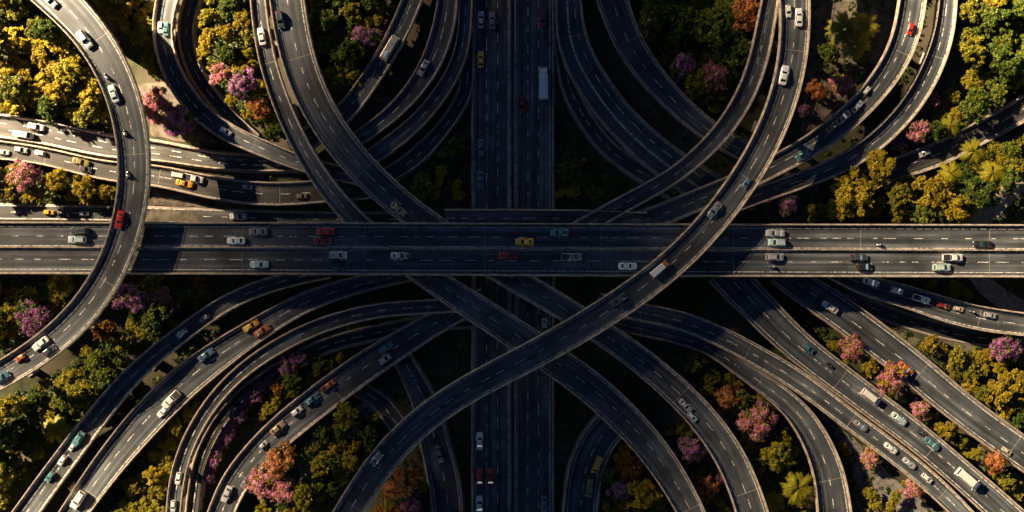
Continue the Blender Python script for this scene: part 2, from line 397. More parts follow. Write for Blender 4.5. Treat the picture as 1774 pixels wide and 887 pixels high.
def build_road(o, label):
    kw = o.kw; rr = random.Random(len(o.key) * 31 + int(o.s[-1] * 10))
    elevated = o.z.max() > 2.0
    root = empty('elevated_road' if elevated else 'road', (0, 0, 0)); tag(root, kind='structure', label=label)
    root.location = (0, 0, 0)
    asp = M['asphalt_old'] if kw.get('old') else M['asphalt']
    th = 0.46
    if elevated:
        # box girder with cantilevered wings
        profile_mesh(o, lambda w: [(w / 2 - 0.02, -0.02), (-w / 2 + 0.02, -0.02), (-w / 2 + 0.02, -0.3), (-w * 0.28, -0.62), (-w * 0.24, -1.5), (w * 0.24, -1.5), (w * 0.28, -0.62), (w / 2 - 0.02, -0.3)],
                     'deck', [M['girder']], parent=root)
    else:
        profile_mesh(o, lambda w: [(w / 2 - 0.02, -0.02), (-w / 2 + 0.02, -0.02), (-w / 2 - 0.5, -o.z.min() - 0.4), (w / 2 + 0.5, -o.z.min() - 0.4)], 'embankment', [M['girder']], parent=root)
    profile_mesh(o, lambda w: [(w / 2 - th + 0.01, 0.0), (-w / 2 + th - 0.01, 0.0)], 'carriageway', [asp], close=False, uv=True, parent=root)
    if kw.get('parapet', True):
        for sg in (1, -1):
            # safety-shape concrete parapet with an outer ledge
            def pr(w, sg=sg):
                e = w / 2
                p = [(e, -0.28), (e, 0.22), (e - 0.16, 0.24), (e - 0.18, 0.92), (e - 0.40, 0.92), (e - 0.46, 0.30), (e - 0.62, 0.02), (e - 0.62, -0.015), (e - 0.2, -0.015)]
                return [(sg * d, h) for d, h in (p if sg > 0 else p)]
            N = len(o.s)
            ob = profile_mesh(o, pr, 'parapet', [M['concrete']], parent=root)
            # posts and rail on top
            V = []; mb = MB()
            s = 1.0
            while s < o.s[-1] - 1:
                w = np.interp(s, o.s, o.w); a = at(o, s, 0, 0.92, off=sg * (w / 2 - 0.29)); tt = [np.interp(s, o.s, o.t[:, j]) for j in (0, 1)]
                mb.box((a[0], a[1], a[2] + 0.16), (0.22, 0.16, 0.34), rz=math.atan2(tt[1], tt[0])); s += 2.4
            rail = profile_mesh(o, lambda w, sg=sg: [(sg * (w / 2 - 0.24), 1.24), (sg * (w / 2 - 0.34), 1.24), (sg * (w / 2 - 0.34), 1.33), (sg * (w / 2 - 0.24), 1.33)], 'guard_rail', [M['steel']], parent=root)
            me = rail.data
            v0 = [tuple(v.co) for v in me.vertices]; f0 = [tuple(p.vertices) for p in me.polygons]
            mb.add(v0, f0); rail.data = mb.mesh('guard_rail', [M['steel']])
    for f in kw.get('median', []):
        fw = kw.get('median_w', 0.6)
        profile_mesh(o, lambda w, f=f: [(w * (0.5 - f) + fw / 2, 0.0), (w * (0.5 - f) + fw / 2, 0.12), (w * (0.5 - f) + 0.12, 0.3), (w * (0.5 - f) + 0.09, 0.85), (w * (0.5 - f) - 0.09, 0.85), (w * (0.5 - f) - 0.12, 0.3), (w * (0.5 - f) - fw / 2, 0.12), (w * (0.5 - f) - fw / 2, 0.0)], 'median_barrier', [M['concrete']], parent=root)
    v, f_ = [], []
    for f in kw.get('solid', []): line_mesh(o, f, 0.2, False, v, f_, rr)
    for f in kw.get('dash', []): line_mesh(o, f, 0.2, True, v, f_, rr)
    if v: link('lane_markings', new_mesh('lane_markings', v, f_, M['paint']), root)
    # expansion joints are thin steel combs across the deck
    if elevated:
        mb = MB(); s = 12.0
        while s < o.s[-1] - 5:
            w = np.interp(s, o.s, o.w); a = at(o, s, 0.5, 0.008); tt = [np.interp(s, o.s, o.t[:, j]) for j in (0, 1)]
            mb.box((a[0], a[1], a[2]), (0.12, w - 1.3, 0.012), rz=math.atan2(tt[1], tt[0])); s += 30 + rr.random() * 6
        if mb.v: mb.build('expansion_joint', [M['girder']], root)
        # piers
        s = 8.0 + rr.random() * 6
        while s < o.s[-1] - 3:
            a = at(o, s, 0.5); ok = True
            for q in ROADS.values():
                if q is o: continue
                d, i = near(q, a[0], a[1])
                if q is not o and q.z[i] < a[2] + 0.5 and d < q.w[i] / 2 + 1.2: ok = False
            if ok:
                w = np.interp(s, o.s, o.w); tt = [np.interp(s, o.s, o.t[:, j]) for j in (0, 1)]; rz = math.atan2(tt[1], tt[0])
                pm = MB(); top = a[2] - 1.52
                hw = w * 0.30
                pm.box((a[0], a[1], top / 2 - 0.7), (1.5, 2.2, max(top - 1.0, 0.6)), rz=rz, bev=0.25)
                # flared hammerhead
                ca, sa = math.cos(rz), math.sin(rz)
                def T(x, y, z): return (a[0] + x * ca - y * sa, a[1] + x * sa + y * ca, z)
                lo, hi = top - 1.3, top
                ring0 = [T(-0.75, -1.1, lo), T(0.75, -1.1, lo), T(0.75, 1.1, lo), T(-0.75, 1.1, lo)]
                ring1 = [T(-0.85, -hw, hi - 0.5), T(0.85, -hw, hi - 0.5), T(0.85, hw, hi - 0.5), T(-0.85, hw, hi - 0.5)]
                ring2 = [T(-0.85, -hw, hi), T(0.85, -hw, hi), T(0.85, hw, hi), T(-0.85, hw, hi)]
                pm.loft([ring0, ring1, ring2]); pm.box((a[0], a[1], 0.1), (3.2, 4.0, 0.5), rz=rz, bev=0.1)
                pm.build('pier', [M['pier']], root)
            s += 19 + rr.random() * 4
    return root

S2 = dict(solid=[0.125, 0.875], dash=[0.5])
E = (520, 520)
trace_road('A', [(54,0),(98,37),(135,81),(169,135),(189,189),(203,254),(205,300),(200,358),(189,402),(176,439),(156,476),(125,520),(91,554),(51,590),(0,621)],
                [(145,0),(183,41),(216,95),(237,142),(252,193),(260,250),(262,300),(257,354),(244,405),(230,449),(216,479),(193,520),(166,557),(132,592),(91,624),(44,655),(0,678)], 24, (420, 420), **S2)
trace_road('B', [(1349,-10),(1355,41),(1349,95),(1338,142),(1324,189),(1308,223),(1274,290),(1245,327),(1215,368),(1184,405),(1144,442),(1096,479),(1049,510),(988,547),(921,590),(880,609),(846,628),(795,655),(755,682),(711,712),(670,749),(633,793),(602,841),(575,887)],
                [(1401,-10),(1402,34),(1400,91),(1392,142),(1375,200),(1354,250),(1330,293),(1303,337),(1262,391),(1218,439),(1171,486),(1124,520),(1083,554),(1025,587),(981,612),(931,641),(885,662),(839,685),(792,712),(755,743),(717,776),(684,814),(657,851),(635,887)], 24, (420, 420), **S2)
trace_road('H', [(0,384),(600,385),(1200,387),(1774,388.5)], [(0,475.5),(600,477),(1200,480),(1774,481.5)], 18, E,
           solid=[0.087, 0.452, 0.52, 0.9], dash=[0.27, 0.71], median=[0.486], median_w=0.5)
trace_road('V', [(818,0),(818,887)], [(960,0),(960,887)], 0.5, E, solid=[0.04, 0.437, 0.556, 0.945], dash=[0.176, 0.31, 0.68, 0.81], median=[0.465, 0.53], median_w=0.7)
trace_road('C1', [(433,0),(436,44),(443,90),(460,149),(481,206),(508,264),(525,292),(545,320),(569,354),(594,385),(640,432),(707,481),(765,527),(853,581),(934,643),(981,672),(1025,712),(1069,753),(1113,797),(1144,844),(1168,887)],
                 [(463,0),(468,47),(480,112),(501,166),(525,220),(545,262),(562,292),(585,320),(616,354),(643,385),(700,425),(790,481),(890,545),(992,612),(1032,638),(1083,682),(1130,732),(1171,787),(1205,841),(1225,887)], 12, (420, 420), **S2)
trace_road('C2', [(466,0),(470,34),(481,85),(494,135),(514,179),(538,223),(569,267),(590,295),(629,327),(663,361),(690,385),(760,430),(850,487),(940,535),(1029,592),(1069,621),(1110,655),(1151,692),(1195,736),(1225,776),(1252,820),(1272,887)],
                 [(530,0),(535,44),(545,91),(562,142),(585,189),(616,237),(646,271),(665,295),(697,324),(738,358),(780,385),(850,430),(920,475),(1000,525),(1096,587),(1137,614),(1178,648),(1218,685),(1256,729),(1286,773),(1310,817),(1332,887)], 12.2, (420, 420), **S2)
trace_road('G1', [(272,0),(266,41),(267,81),(281,132),(301,166),(328,200),(365,230),(406,254),(450,271),(491,288),(525,298),(575,312),(620,322)],
                 [(310,0),(299,34),(301,74),(315,115),(338,156),(372,193),(406,217),(445,236),(477,250),(515,267),(590,285),(635,296)], 6, (420, 0), **S2)
trace_road('G2', [(318,0),(306,41),(311,85),(325,125),(352,162),(386,200),(425,238)],
                 [(350,0),(338,44),(340,88),(355,132),(379,169),(406,200),(445,232)], 0.6, (420, 10), old=True, **S2)
trace_road('I1', [(0,198),(68,206),(135,221),(196,233),(262,242),(305,250),(355,261),(406,266),(450,268),(530,268)],
                 [(0,240),(68,250),(135,264),(203,277),(264,279),(305,284),(372,293),(450,298),(530,297)], 0.7, (420, 18), old=True, solid=[0.1, 0.9], dash=[0.36, 0.62])
trace_road('I2', [(0,244),(68,254),(135,268),(203,280),(264,284),(294,290),(338,297),(372,305),(450,315),(491,315),(535,312),(655,306)],
                 [(0,277),(34,279),(112,294),(135,303),(203,318),(264,322),(305,332),(372,348),(450,356),(501,358),(565,352),(660,344)], (2.6, 4.5), (420, 0), old=True, solid=[0.1, 0.9], dash=[0.5])
trace_road('J', [(0,354),(200,359),(340,364),(560,368),(760,368)], [(0,380),(200,381),(340,385),(560,392),(760,392)], 0.25, (420, 0), old=True, parapet=False, solid=[0.08, 0.92], dash=[0.5])
trace_road('K1', [(694,0),(677,41),(656,81),(629,125),(606,159),(582,184),(530,218),(500,240)], [(734,0),(721,34),(697,81),(670,125),(643,166),(602,215),(550,255),(515,280)], 6, (420, 0), **S2)
trace_road('K2', [(756,0),(748,44),(734,88),(711,135),(677,179),(640,210),(612,230),(570,255)], [(795,0),(792,41),(778,88),(755,135),(721,176),(677,217),(629,250),(585,280)], 4, (420, 0), **S2)
trace_road('K3', [(799,0),(795,51),(782,101),(755,149),(717,196),(657,244),(610,275)], [(815,-5),(814,68),(799,129),(768,179),(731,223),(684,264),(630,300)], 3, (420, 0), **S2)
trace_road('K4', [(806,60),(800,140),(768,203),(728,244),(684,281),(650,300)], [(817,80),(814,169),(778,230),(728,287),(690,310),(660,330)], 0.5, (20, 0), old=True, **S2)
trace_road('L1', [(963,0),(961,44),(971,98),(995,149),(1032,203),(1069,244),(1110,284),(1150,314)],
                 [(1009,0),(1015,47),(1032,95),(1063,145),(1096,189),(1137,227),(1184,264),(1225,290)], 5, (420, 60), solid=[0.09, 0.42, 0.45, 0.91], dash=[0.7])
trace_road('L2', [(1032,0),(1049,47),(1076,101),(1113,149),(1157,193),(1205,233),(1252,264),(1290,284)],
                 [(1090,0),(1103,41),(1127,88),(1161,135),(1201,179),(1242,213),(1294,244),(1330,262)], 6, (420, 5), **S2)
trace_road('L3', [(958,60),(964,112),(978,169),(1004,217),(1034,257),(1076,294),(1110,315)], [(985,60),(992,112),(1006,160),(1031,205),(1069,250),(1117,285),(1150,305)], 0.6, (20, 50), old=True, **S2)
trace_road('P', [(1318,0),(1305,51),(1300,88),(1279,149),(1242,210),(1215,244),(1184,271),(1151,299),(1096,327),(1029,364),(980,392)],
                [(1350,0),(1344,54),(1332,100),(1313,159),(1286,210),(1262,240),(1232,271),(1191,305),(1140,338),(1080,372),(1020,408)], 12, (420, 0), **S2)
trace_road('X', [(770,362),(900,362),(1000,363),(1120,366)], [(770,394),(900,394),(1000,394),(1120,396)], 11.5, (0, 0), solid=[0.1, 0.9], dash=[0.5])
trace_road('Q1', [(1554,0),(1547,44),(1530,95),(1497,145),(1456,189),(1405,227),(1354,260),(1310,283),(1262,304),(1200,328),(1124,358),(1060,380)],
                 [(1605,0),(1600,44),(1584,91),(1557,139),(1520,183),(1476,227),(1425,264),(1368,294),(1324,317),(1270,343),(1222,363),(1168,386),(1110,405)], 10.3, (420, 0), **S2)
trace_road('Q2', [(1623,0),(1618,44),(1605,85),(1584,132),(1557,179),(1524,217),(1469,257),(1409,288),(1354,308),(1290,330),(1220,355)],
                 [(1657,0),(1654,51),(1642,98),(1625,142),(1595,189),(1557,230),(1513,271),(1469,298),(1412,320),(1365,337),(1310,355),(1240,382)], 7.5, (420, 0), **S2)
trace_road('S', [(1774,162),(1713,200),(1645,233),(1561,267),(1500,292)], [(1774,213),(1696,254),(1628,291),(1557,312),(1510,330)], (3.0, 1.0), (420, 60), old=True, **S2)
trace_road('U1', [(560,462),(474,480),(440,488),(406,500),(355,530),(305,567),(277,587),(230,628),(189,668),(145,719),(101,776),(61,831),(20,887)],
                 [(580,478),(548,483),(484,500),(440,519),(406,535),(365,561),(330,587),(291,617),(254,648),(216,692),(176,746),(135,803),(98,851),(73,887)], 8.6, (0, 420), **S2)
trace_road('U2', [(760,452),(660,470),(600,482),(525,503),(450,547),(372,587),(305,631),(257,678),(216,722),(176,776),(135,834),(101,887)],
                 [(770,478),(700,490),(629,507),(575,527),(508,555),(450,592),(382,651),(332,692),(288,736),(247,780),(210,820),(160,887)], 6.6, (0, 420), **S2)
trace_road('U3', [(820,516),(744,521),(677,523),(609,534),(541,554),(474,588),(445,606),(406,641),(365,685),(332,732),(305,787),(291,834),(288,887)],
                 [(820,536),(738,543),(660,550),(592,567),(528,592),(487,614),(440,643),(406,668),(372,709),(342,763),(325,817),(316,887)], 8, (0, 420), **S2)
trace_road('U3b', [(840,545),(760,550),(700,556),(640,570),(560,590),(500,622),(440,662),(395,700),(360,745),(335,800),(324,887)], [(850,562),(765,568),(705,575),(650,588),(570,606),(510,638),(450,672),(406,712),(376,760),(355,814),(345,887)], 0.6, (0, 420), old=True, solid=[0.1, 0.9], dash=[0.5])
trace_road('U4', [(830,500),(765,532),(711,557),(656,590),(609,617),(565,651),(508,692),(455,738),(413,790),(379,834),(359,887)],
                 [(850,530),(799,557),(751,587),(687,631),(629,672),(575,712),(518,760),(460,808),(426,851),(411,887)], 5.5, (0, 420), solid=[0.1, 0.9], dash=[0.5])
trace_road('V1', [(650,600),(680,620),(700,672),(717,705),(727,770),(740,824),(748,887)], [(690,590),(722,630),(740,655),(758,690),(788,790),(802,847),(804,887)], 0.8, (0, 420), **S2)
trace_road('V0', [(600,680),(640,700),(668,735),(690,765)], [(625,660),(672,690),(700,725),(720,755)], 0.4, (0, 0), old=True, parapet=False, dash=[0.5])
trace_road('W', [(1080,690),(1032,722),(1005,760),(985,807),(975,887)], [(1110,740),(1076,760),(1056,790),(1042,827),(1036,887)], 1.4, (0, 420), **S2)
trace_road('F', [(1040,505),(1124,530),(1184,539),(1245,561),(1286,581),(1330,607),(1368,628),(1419,661),(1466,699),(1513,736),(1561,770),(1608,807),(1652,847),(1689,887)],
                [(1030,540),(1086,552),(1151,564),(1205,585),(1252,607),(1293,628),(1330,648),(1361,668),(1392,690),(1419,709),(1459,739),(1507,773),(1547,807),(1588,838),(1640,887)], 9.5, (0, 420), **S2)
trace_road('F2', [(1040,540),(1100,555),(1171,572),(1230,592),(1293,630),(1350,664),(1392,692),(1419,726),(1442,766),(1459,803),(1469,841),(1476,887)],
                 [(1030,565),(1090,578),(1171,594),(1218,607),(1262,638),(1296,665),(1330,692),(1356,718),(1380,753),(1398,790),(1410,837),(1414,887)], 7, (0, 420), **S2)
trace_road('Y', [(1299,470),(1330,508),(1358,534),(1392,571),(1414,592),(1456,624),(1513,668),(1568,709),(1615,746),(1662,787),(1706,824),(1747,858),(1785,892)],
                [(1205,462),(1222,483),(1262,523),(1306,567),(1344,602),(1392,641),(1442,678),(1493,717),(1541,752),(1588,787),(1628,822),(1662,851),(1700,887)], 7, (0, 420), **S2)
trace_road('Z', [(1400,470),(1415,481),(1459,510),(1510,544),(1564,587),(1612,624),(1662,668),(1713,709),(1774,752)],
                [(1300,465),(1324,481),(1358,510),(1409,542),(1449,574),(1500,611),(1534,636),(1572,668),(1618,705),(1662,739),(1706,772),(1774,820)], 6, (0, 420), **S2)
trace_road('AA', [(1470,465),(1534,483),(1595,500),(1662,520),(1720,533),(1774,541)], [(1400,465),(1436,483),(1476,507),(1544,527),(1618,554),(1696,574),(1774,583)], 8, (0, 420), **S2)
trace_road('BB', [(1440,490),(1500,517),(1568,544),(1640,568),(1774,584)], [(1450,510),(1495,538),(1541,557),(1605,574),(1696,594),(1774,603)], 0.25, (0, 420), old=True, parapet=False, dash=[0.5])

ROAD_LABEL = {
 'A': 'curved flyover arching over the motorway at far left', 'B': 'long diagonal flyover sweeping over the middle of the interchange',
 'H': 'straight four lane motorway running left to right across the middle', 'V': 'straight dark motorway running top to bottom below the others',
 'C1': 'narrower of the two side by side ramps going down from the top left', 'C2': 'wider of the two side by side ramps going down from the top left',
 'G1': 'narrow curving ramp between the leftmost flyover and the paired ramps', 'G2': 'low road tucked along the inside of the narrow curving ramp',
 'I1': 'upper of the two worn roads coming in from the left edge', 'I2': 'lower of the two worn roads coming in from the left edge',
 'J': 'worn ground level road just above the motorway at left', 'K1': 'ramp carrying the cream minibus near the top',
 'K2': 'dark ramp next right of the one with the cream minibus', 'K3': 'dark ramp hugging the left side of the vertical motorway',
 'K4': 'lowest dark slip road left of the vertical motorway', 'L1': 'ramp curving away right of the vertical motorway at top',
 'L2': 'second ramp right of the vertical motorway at top', 'L3': 'dark slip road under the ramp right of the vertical motorway',
 'P': 'ramp crossing over two others left of the diagonal flyover', 'X': 'short dark link road along the upper side of the middle motorway',
 'Q1': 'inner of the two sweeping curves at top right', 'Q2': 'outer of the two sweeping curves at top right',
 'S': 'worn road leaving the right edge between trees', 'U1': 'uppermost ramp leading to the bottom left corner',
 'U2': 'wide road to the bottom left lined with a green hedge', 'U3': 'narrow ramp bending down beside the purple hedge',
 'U3b': 'low road squeezed beside the purple hedge', 'U4': 'wide ramp right of the purple hedge at bottom left',
 'V1': 'dark curved road dropping left of the vertical motorway', 'V0': 'dark service road in the gap left of the diagonal flyover',
 'W': 'dark curved road dropping right of the vertical motorway', 'F': 'long ramp slanting to the bottom right, left of the widest one',
 'F2': 'ramp curving down beside the palm tree at bottom right', 'Y': 'wide ramp with the big white van slanting to the bottom right corner',
 'Z': 'ramp above it ending at the right edge below the golden trees', 'AA': 'ramp carrying a line of white cars below the motorway at right',
 'BB': 'worn ground level road under the line of white cars'}

# ------------------------------------------------------------------ ground
def ground():
    n = 90; xs = np.concatenate([[-6000, -2500, -900], np.linspace(-420, 420, n), [900, 2500, 6000]])
    ys = np.concatenate([[-6000, -2500, -900], np.linspace(-300, 300, n), [900, 2500, 6000]])
    V = [(x, y, -0.02 + 0.16 * mnoise.noise(Vector((x * 0.05, y * 0.05, 0))) - 0.15) for y in ys for x in xs]
    w = len(xs); F = [(j * w + i, j * w + i + 1, (j + 1) * w + i + 1, (j + 1) * w + i) for j in range(len(ys) - 1) for i in range(w - 1)]
    tag(link('ground', new_mesh('ground', V, F, M['ground'], smooth=True)), kind='structure')
ground()
for k, o in list(ROADS.items()):
    build_road(o, ROAD_LABEL[k])

PATCHES = []
def patch(name, px, m, z=0.06, wob=1.2):
    PATCHES.append((name, [P(a, b, 0) for a, b in px]))
    pts = np.array([P(a, b, 0) for a, b in px]); c = pts.mean(0); out = []
    loop = np.vstack([pts, pts[:1]])
    for a, b in zip(loop[:-1], loop[1:]):
        k = max(2, int(np.hypot(*(b - a)) / 1.2))
        for t in np.linspace(0, 1, k, endpoint=False):
            q = a + (b - a) * t; d = mnoise.noise(Vector((q[0] * 0.25, q[1] * 0.25, 3))) * wob
            u = (q - c) / (np.hypot(*(q - c)) + 1e-6); out.append((q[0] + u[0] * d, q[1] + u[1] * d))
    n = len(out)
    V = [(x, y, z) for x, y in out] + [(x, y, -0.5) for x, y in out]
    F = [tuple(range(n))] + [(i, i + n, (i + 1) % n + n, (i + 1) % n) for i in range(n)]
    me = new_mesh(name, V, F, m)
    return tag(link(name, me), kind='structure')
patch('path', [(1774,278),(1830,240),(1850,262),(1774,330),(1718,388),(1700,410),(1650,410),(1668,386),(1712,340)], M['path'], 0.07, 0.3)
patch('path', [(1670,470),(1700,470),(1740,500),(1774,520),(1830,550),(1830,590),(1774,548),(1730,533),(1700,510)], M['path'], 0.07, 0.3)
patch('soil_patch', [(262,362),(340,366),(345,384),(250,384)], M['soil'], 0.30, 0.6)
patch('soil_patch', [(1405,-40),(1550,-40),(1545,40),(1525,95),(1480,150),(1420,215),(1385,235),(1398,140)], M['soil'], 0.05)
patch('soil_patch', [(1660,130),(1720,150),(1680,200),(1620,210),(1630,160)], M['soil'], 0.06)
patch('paved_clearing', [(1425,720),(1480,760),(1560,840),(1640,900),(1490,900),(1475,800)], M['paving'], 0.05)
patch('paved_clearing', [(560,735),(640,690),(650,720),(560,800),(520,860),(515,790)], M['paving'], 0.05)
patch('paved_clearing', [(440,560),(500,520),(560,505),(540,530),(470,570)], M['paving'], 0.05)
patch('soil_patch', [(238,148),(285,140),(330,205),(380,250),(300,245),(262,235),(258,190)], M['soil'], 0.05)
patch('soil_patch', [(262,300),(330,330),(400,352),(400,362),(262,356)], M['soil'], 0.06)
patch('soil_patch', [(1500,560),(1560,575),(1600,590),(1774,600),(1774,640),(1620,610),(1560,590)], M['soil'], 0.055)
patch('paved_clearing', [(1100,620),(1180,650),(1330,760),(1330,800),(1260,740),(1150,690)], M['soil'], 0.05)
patch('soil_patch', [(1430,590),(1480,600),(1620,715),(1774,830),(1774,887),(1600,720)], M['soil'], 0.05)
patch('soil_patch', [(1290,500),(1330,520),(1420,600),(1380,600),(1330,570)], M['paving'], 0.05)
patch('soil_patch', [(1140,150),(1100,110),(1180,210),(1240,260),(1200,250)], M['soil'], 0.05)
patch('soil_patch', [(600,190),(660,160),(700,190),(640,240),(600,250)], M['soil'], 0.05)
# ------------------------------------------------------------------ vegetation
nr = np.random.default_rng(11)

def quads(cen, nor, size, tone, elong=1.5, fold=0.0):
    """arrays of leaf cards: one pointed four-sided leaf cluster each"""
    n = len(cen)
    a = nr.normal(size=(n, 3)); a -= (a * nor).sum(1)[:, None] * nor; a /= np.linalg.norm(a, axis=1)[:, None] + 1e-9
    b = np.cross(nor, a); s = (size * nr.uniform(0.65, 1.35, n))[:, None]
    v = np.stack([cen - a * s * elong * .5, cen + b * s * .5 + nor * s * .1, cen + a * s * elong * .5, cen - b * s * .5 + nor * s * .1], 1)
    return v.reshape(-1, 3), tone

def leaf_mesh(name, V, tone, m):
    n = len(V) // 4
    me = bpy.data.meshes.new(name)
    me.vertices.add(4 * n); me.vertices.foreach_set('co', V.astype(np.float32).ravel())
    me.loops.add(4 * n); me.loops.foreach_set('vertex_index', np.arange(4 * n, dtype=np.int32))
    me.polygons.add(n); me.polygons.foreach_set('loop_start', np.arange(0, 4 * n, 4, dtype=np.int32))
    me.polygons.foreach_set('loop_total', np.full(n, 4, dtype=np.int32))
    me.materials.append(m); me.update(calc_edges=True)
    at = me.attributes.new('tone', 'FLOAT', 'FACE'); at.data.foreach_set('value', tone.astype(np.float32))
    return me

def crown_data(r, h, nl, dens, seed):
    """sub-lobes over an uneven dome; returns lobe centres and radii"""
    g = np.random.default_rng(seed); L = []
    gap = g.uniform(0, 6.28)
    for i in range(nl):
        az = g.uniform(0, 2 * math.pi)
        if abs((az - gap + math.pi) % (2 * math.pi) - math.pi) < 0.35 and i % 3: az += 1.0
        rad = r * math.sqrt(g.uniform(0, 1)) * 0.82
        rad *= 1 + 0.22 * math.sin(2 * az + seed) + 0.15 * math.sin(5 * az + seed * 2)
        zz = h * (0.55 + 0.42 * math.sqrt(max(0, 1 - (rad / r) ** 2))) + g.uniform(-1.3, 0.6)
        L.append((rad * math.cos(az), rad * math.sin(az), zz, r * g.uniform(0.09, 0.23)))
    return L

def make_tree_meshes(kind, r, h, seed, leafm, bloomm=None, bloom_frac=0.6):
    g = np.random.default_rng(seed); L = crown_data(r, h, 58, 1, seed)
    C, N, T, BC, BN, BT = [], [], [], [], [], []
    for k, (x, y, z, lr) in enumerate(L):
        n = int(190 * (lr / 1.0) ** 2) + 60
        d = g.normal(size=(n, 3)); d[:, 2] = np.abs(d[:, 2]) * 1.1 - 0.35; d /= np.linalg.norm(d, axis=1)[:, None]
        rr_ = lr * (0.55 + 0.55 * g.uniform(0, 1, n) ** 0.6)[:, None]
        c = np.array([x, y, z]) + d * rr_ * np.array([1, 1, .8])
        nn = d + g.normal(size=(n, 3)) * 0.8; nn /= np.linalg.norm(nn, axis=1)[:, None]
        lobe_tone = g.uniform(0.05, 0.5)
        C.append(c); N.append(nn); T.append(np.clip(lobe_tone + g.normal(size=n) * .12 , 0, 1))
        if bloomm and g.uniform() < bloom_frac:
            for q in range(4):
                dd = g.normal(size=3); dd[2] = abs(dd[2]) + .25; dd /= np.linalg.norm(dd)
                bc = np.array([x, y, z]) + dd * lr * 1.05; m_ = 30
                e = g.normal(size=(m_, 3)) * np.array([.30, .30, .26]); BC.append(bc + e)
                bn = e / (np.linalg.norm(e, axis=1)[:, None] + 1e-6) + np.array([0, 0, .5]); BN.append(bn / np.linalg.norm(bn, axis=1)[:, None])
                BT.append(np.clip(g.uniform(.05, .5) + g.normal(size=m_) * .14, 0, 1))
    for q in range(70):      # thin leafy sprigs that break up the outline
        x, y, z, lr = L[g.integers(len(L))]; d = g.normal(size=3); d[2] = abs(d[2]) * .7; d /= np.linalg.norm(d)
        m_ = 12; s_ = np.linspace(.4, 1.0, m_)[:, None] * (lr + g.uniform(.35, 1.0)); c = np.array([x, y, z]) + d * s_ + g.normal(size=(m_, 3)) * .09
        C.append(c); nn = g.normal(size=(m_, 3)) + np.array([0, 0, .6]); N.append(nn / np.linalg.norm(nn, axis=1)[:, None]); T.append(np.clip(g.uniform(.15, .65) + g.normal(size=m_) * .1, 0, 1))
    V, t = quads(np.vstack(C), np.vstack(N), 0.245, np.concatenate(T), 2.0)
    foliage = leaf_mesh('crown', V, t, leafm)
    bloom = None
    if bloomm and BC:
        V, t = quads(np.vstack(BC), np.vstack(BN), 0.22, np.concatenate(BT), 1.1); bloom = leaf_mesh('blossom', V, t, bloomm)
    mb = MB(); mb.tube((0, 0, -0.3), (0.1, 0, h * .35), 0.30, 0.2, 8); 
    for (x, y, z, lr) in L[::5]:
        p = Vector((x * .45, y * .45, h * .5)); mb.tube((0.1, 0, h * .33), p, 0.15, 0.09, 6); mb.tube(p, (x, y, z), 0.09, 0.03, 5)
    return foliage, bloom, mb.mesh('trunk', M['bark'])

TREEKINDS = {'green': ('leaf_green', None), 'lime': ('leaf_lime', None), 'gold': ('leaf_gold', None), 'rust': ('leaf_rust', None),
             'purple': ('leaf_green', 'bloom_purple'), 'pink': ('leaf_lime', 'bloom_pink'), 'orange': ('leaf_rust', 'bloom_orange'),
             'pinkorange': ('leaf_gold', 'bloom_pink')}
PROTO = {}
def proto(kind, v):
    if (kind, v) not in PROTO:
        lm, bm_ = TREEKINDS[kind]
        PROTO[(kind, v)] = make_tree_meshes(kind, 3.6, 7.0, hash((len(kind), ord(kind[0]), v)) % 9999 + v * 17, M[lm], M[bm_] if bm_ else None, 0.75)
    return PROTO[(kind, v)]

def tree(kind, px, py, rpx, label, group=None, cat='tree', v=None, name=None):
    zc = 5.0 * (rpx / 6.6) / 3.6
    x, y = P(px, py, min(zc, 6)); sc = rpx / 6.6 / 3.7
    v = rnd.randrange(3) if v is None else v
    fo, bl, tr = proto(kind, v)
    t = empty(name or ('flowering_tree' if bl else 'leafy_tree'), (x, y, 0), rnd.uniform(0, 6.28)); t.scale = (sc, sc, sc * rnd.uniform(0.85, 1.05) if sc < 1.3 else 1.15)
    link('crown', fo, t); link('trunk', tr, t)
    if bl: link('blossom', bl, t)
    tag(t, label, cat, group)
    TREEPOS.append((x, y, rpx / 6.6))
    return t
TREEPOS = []

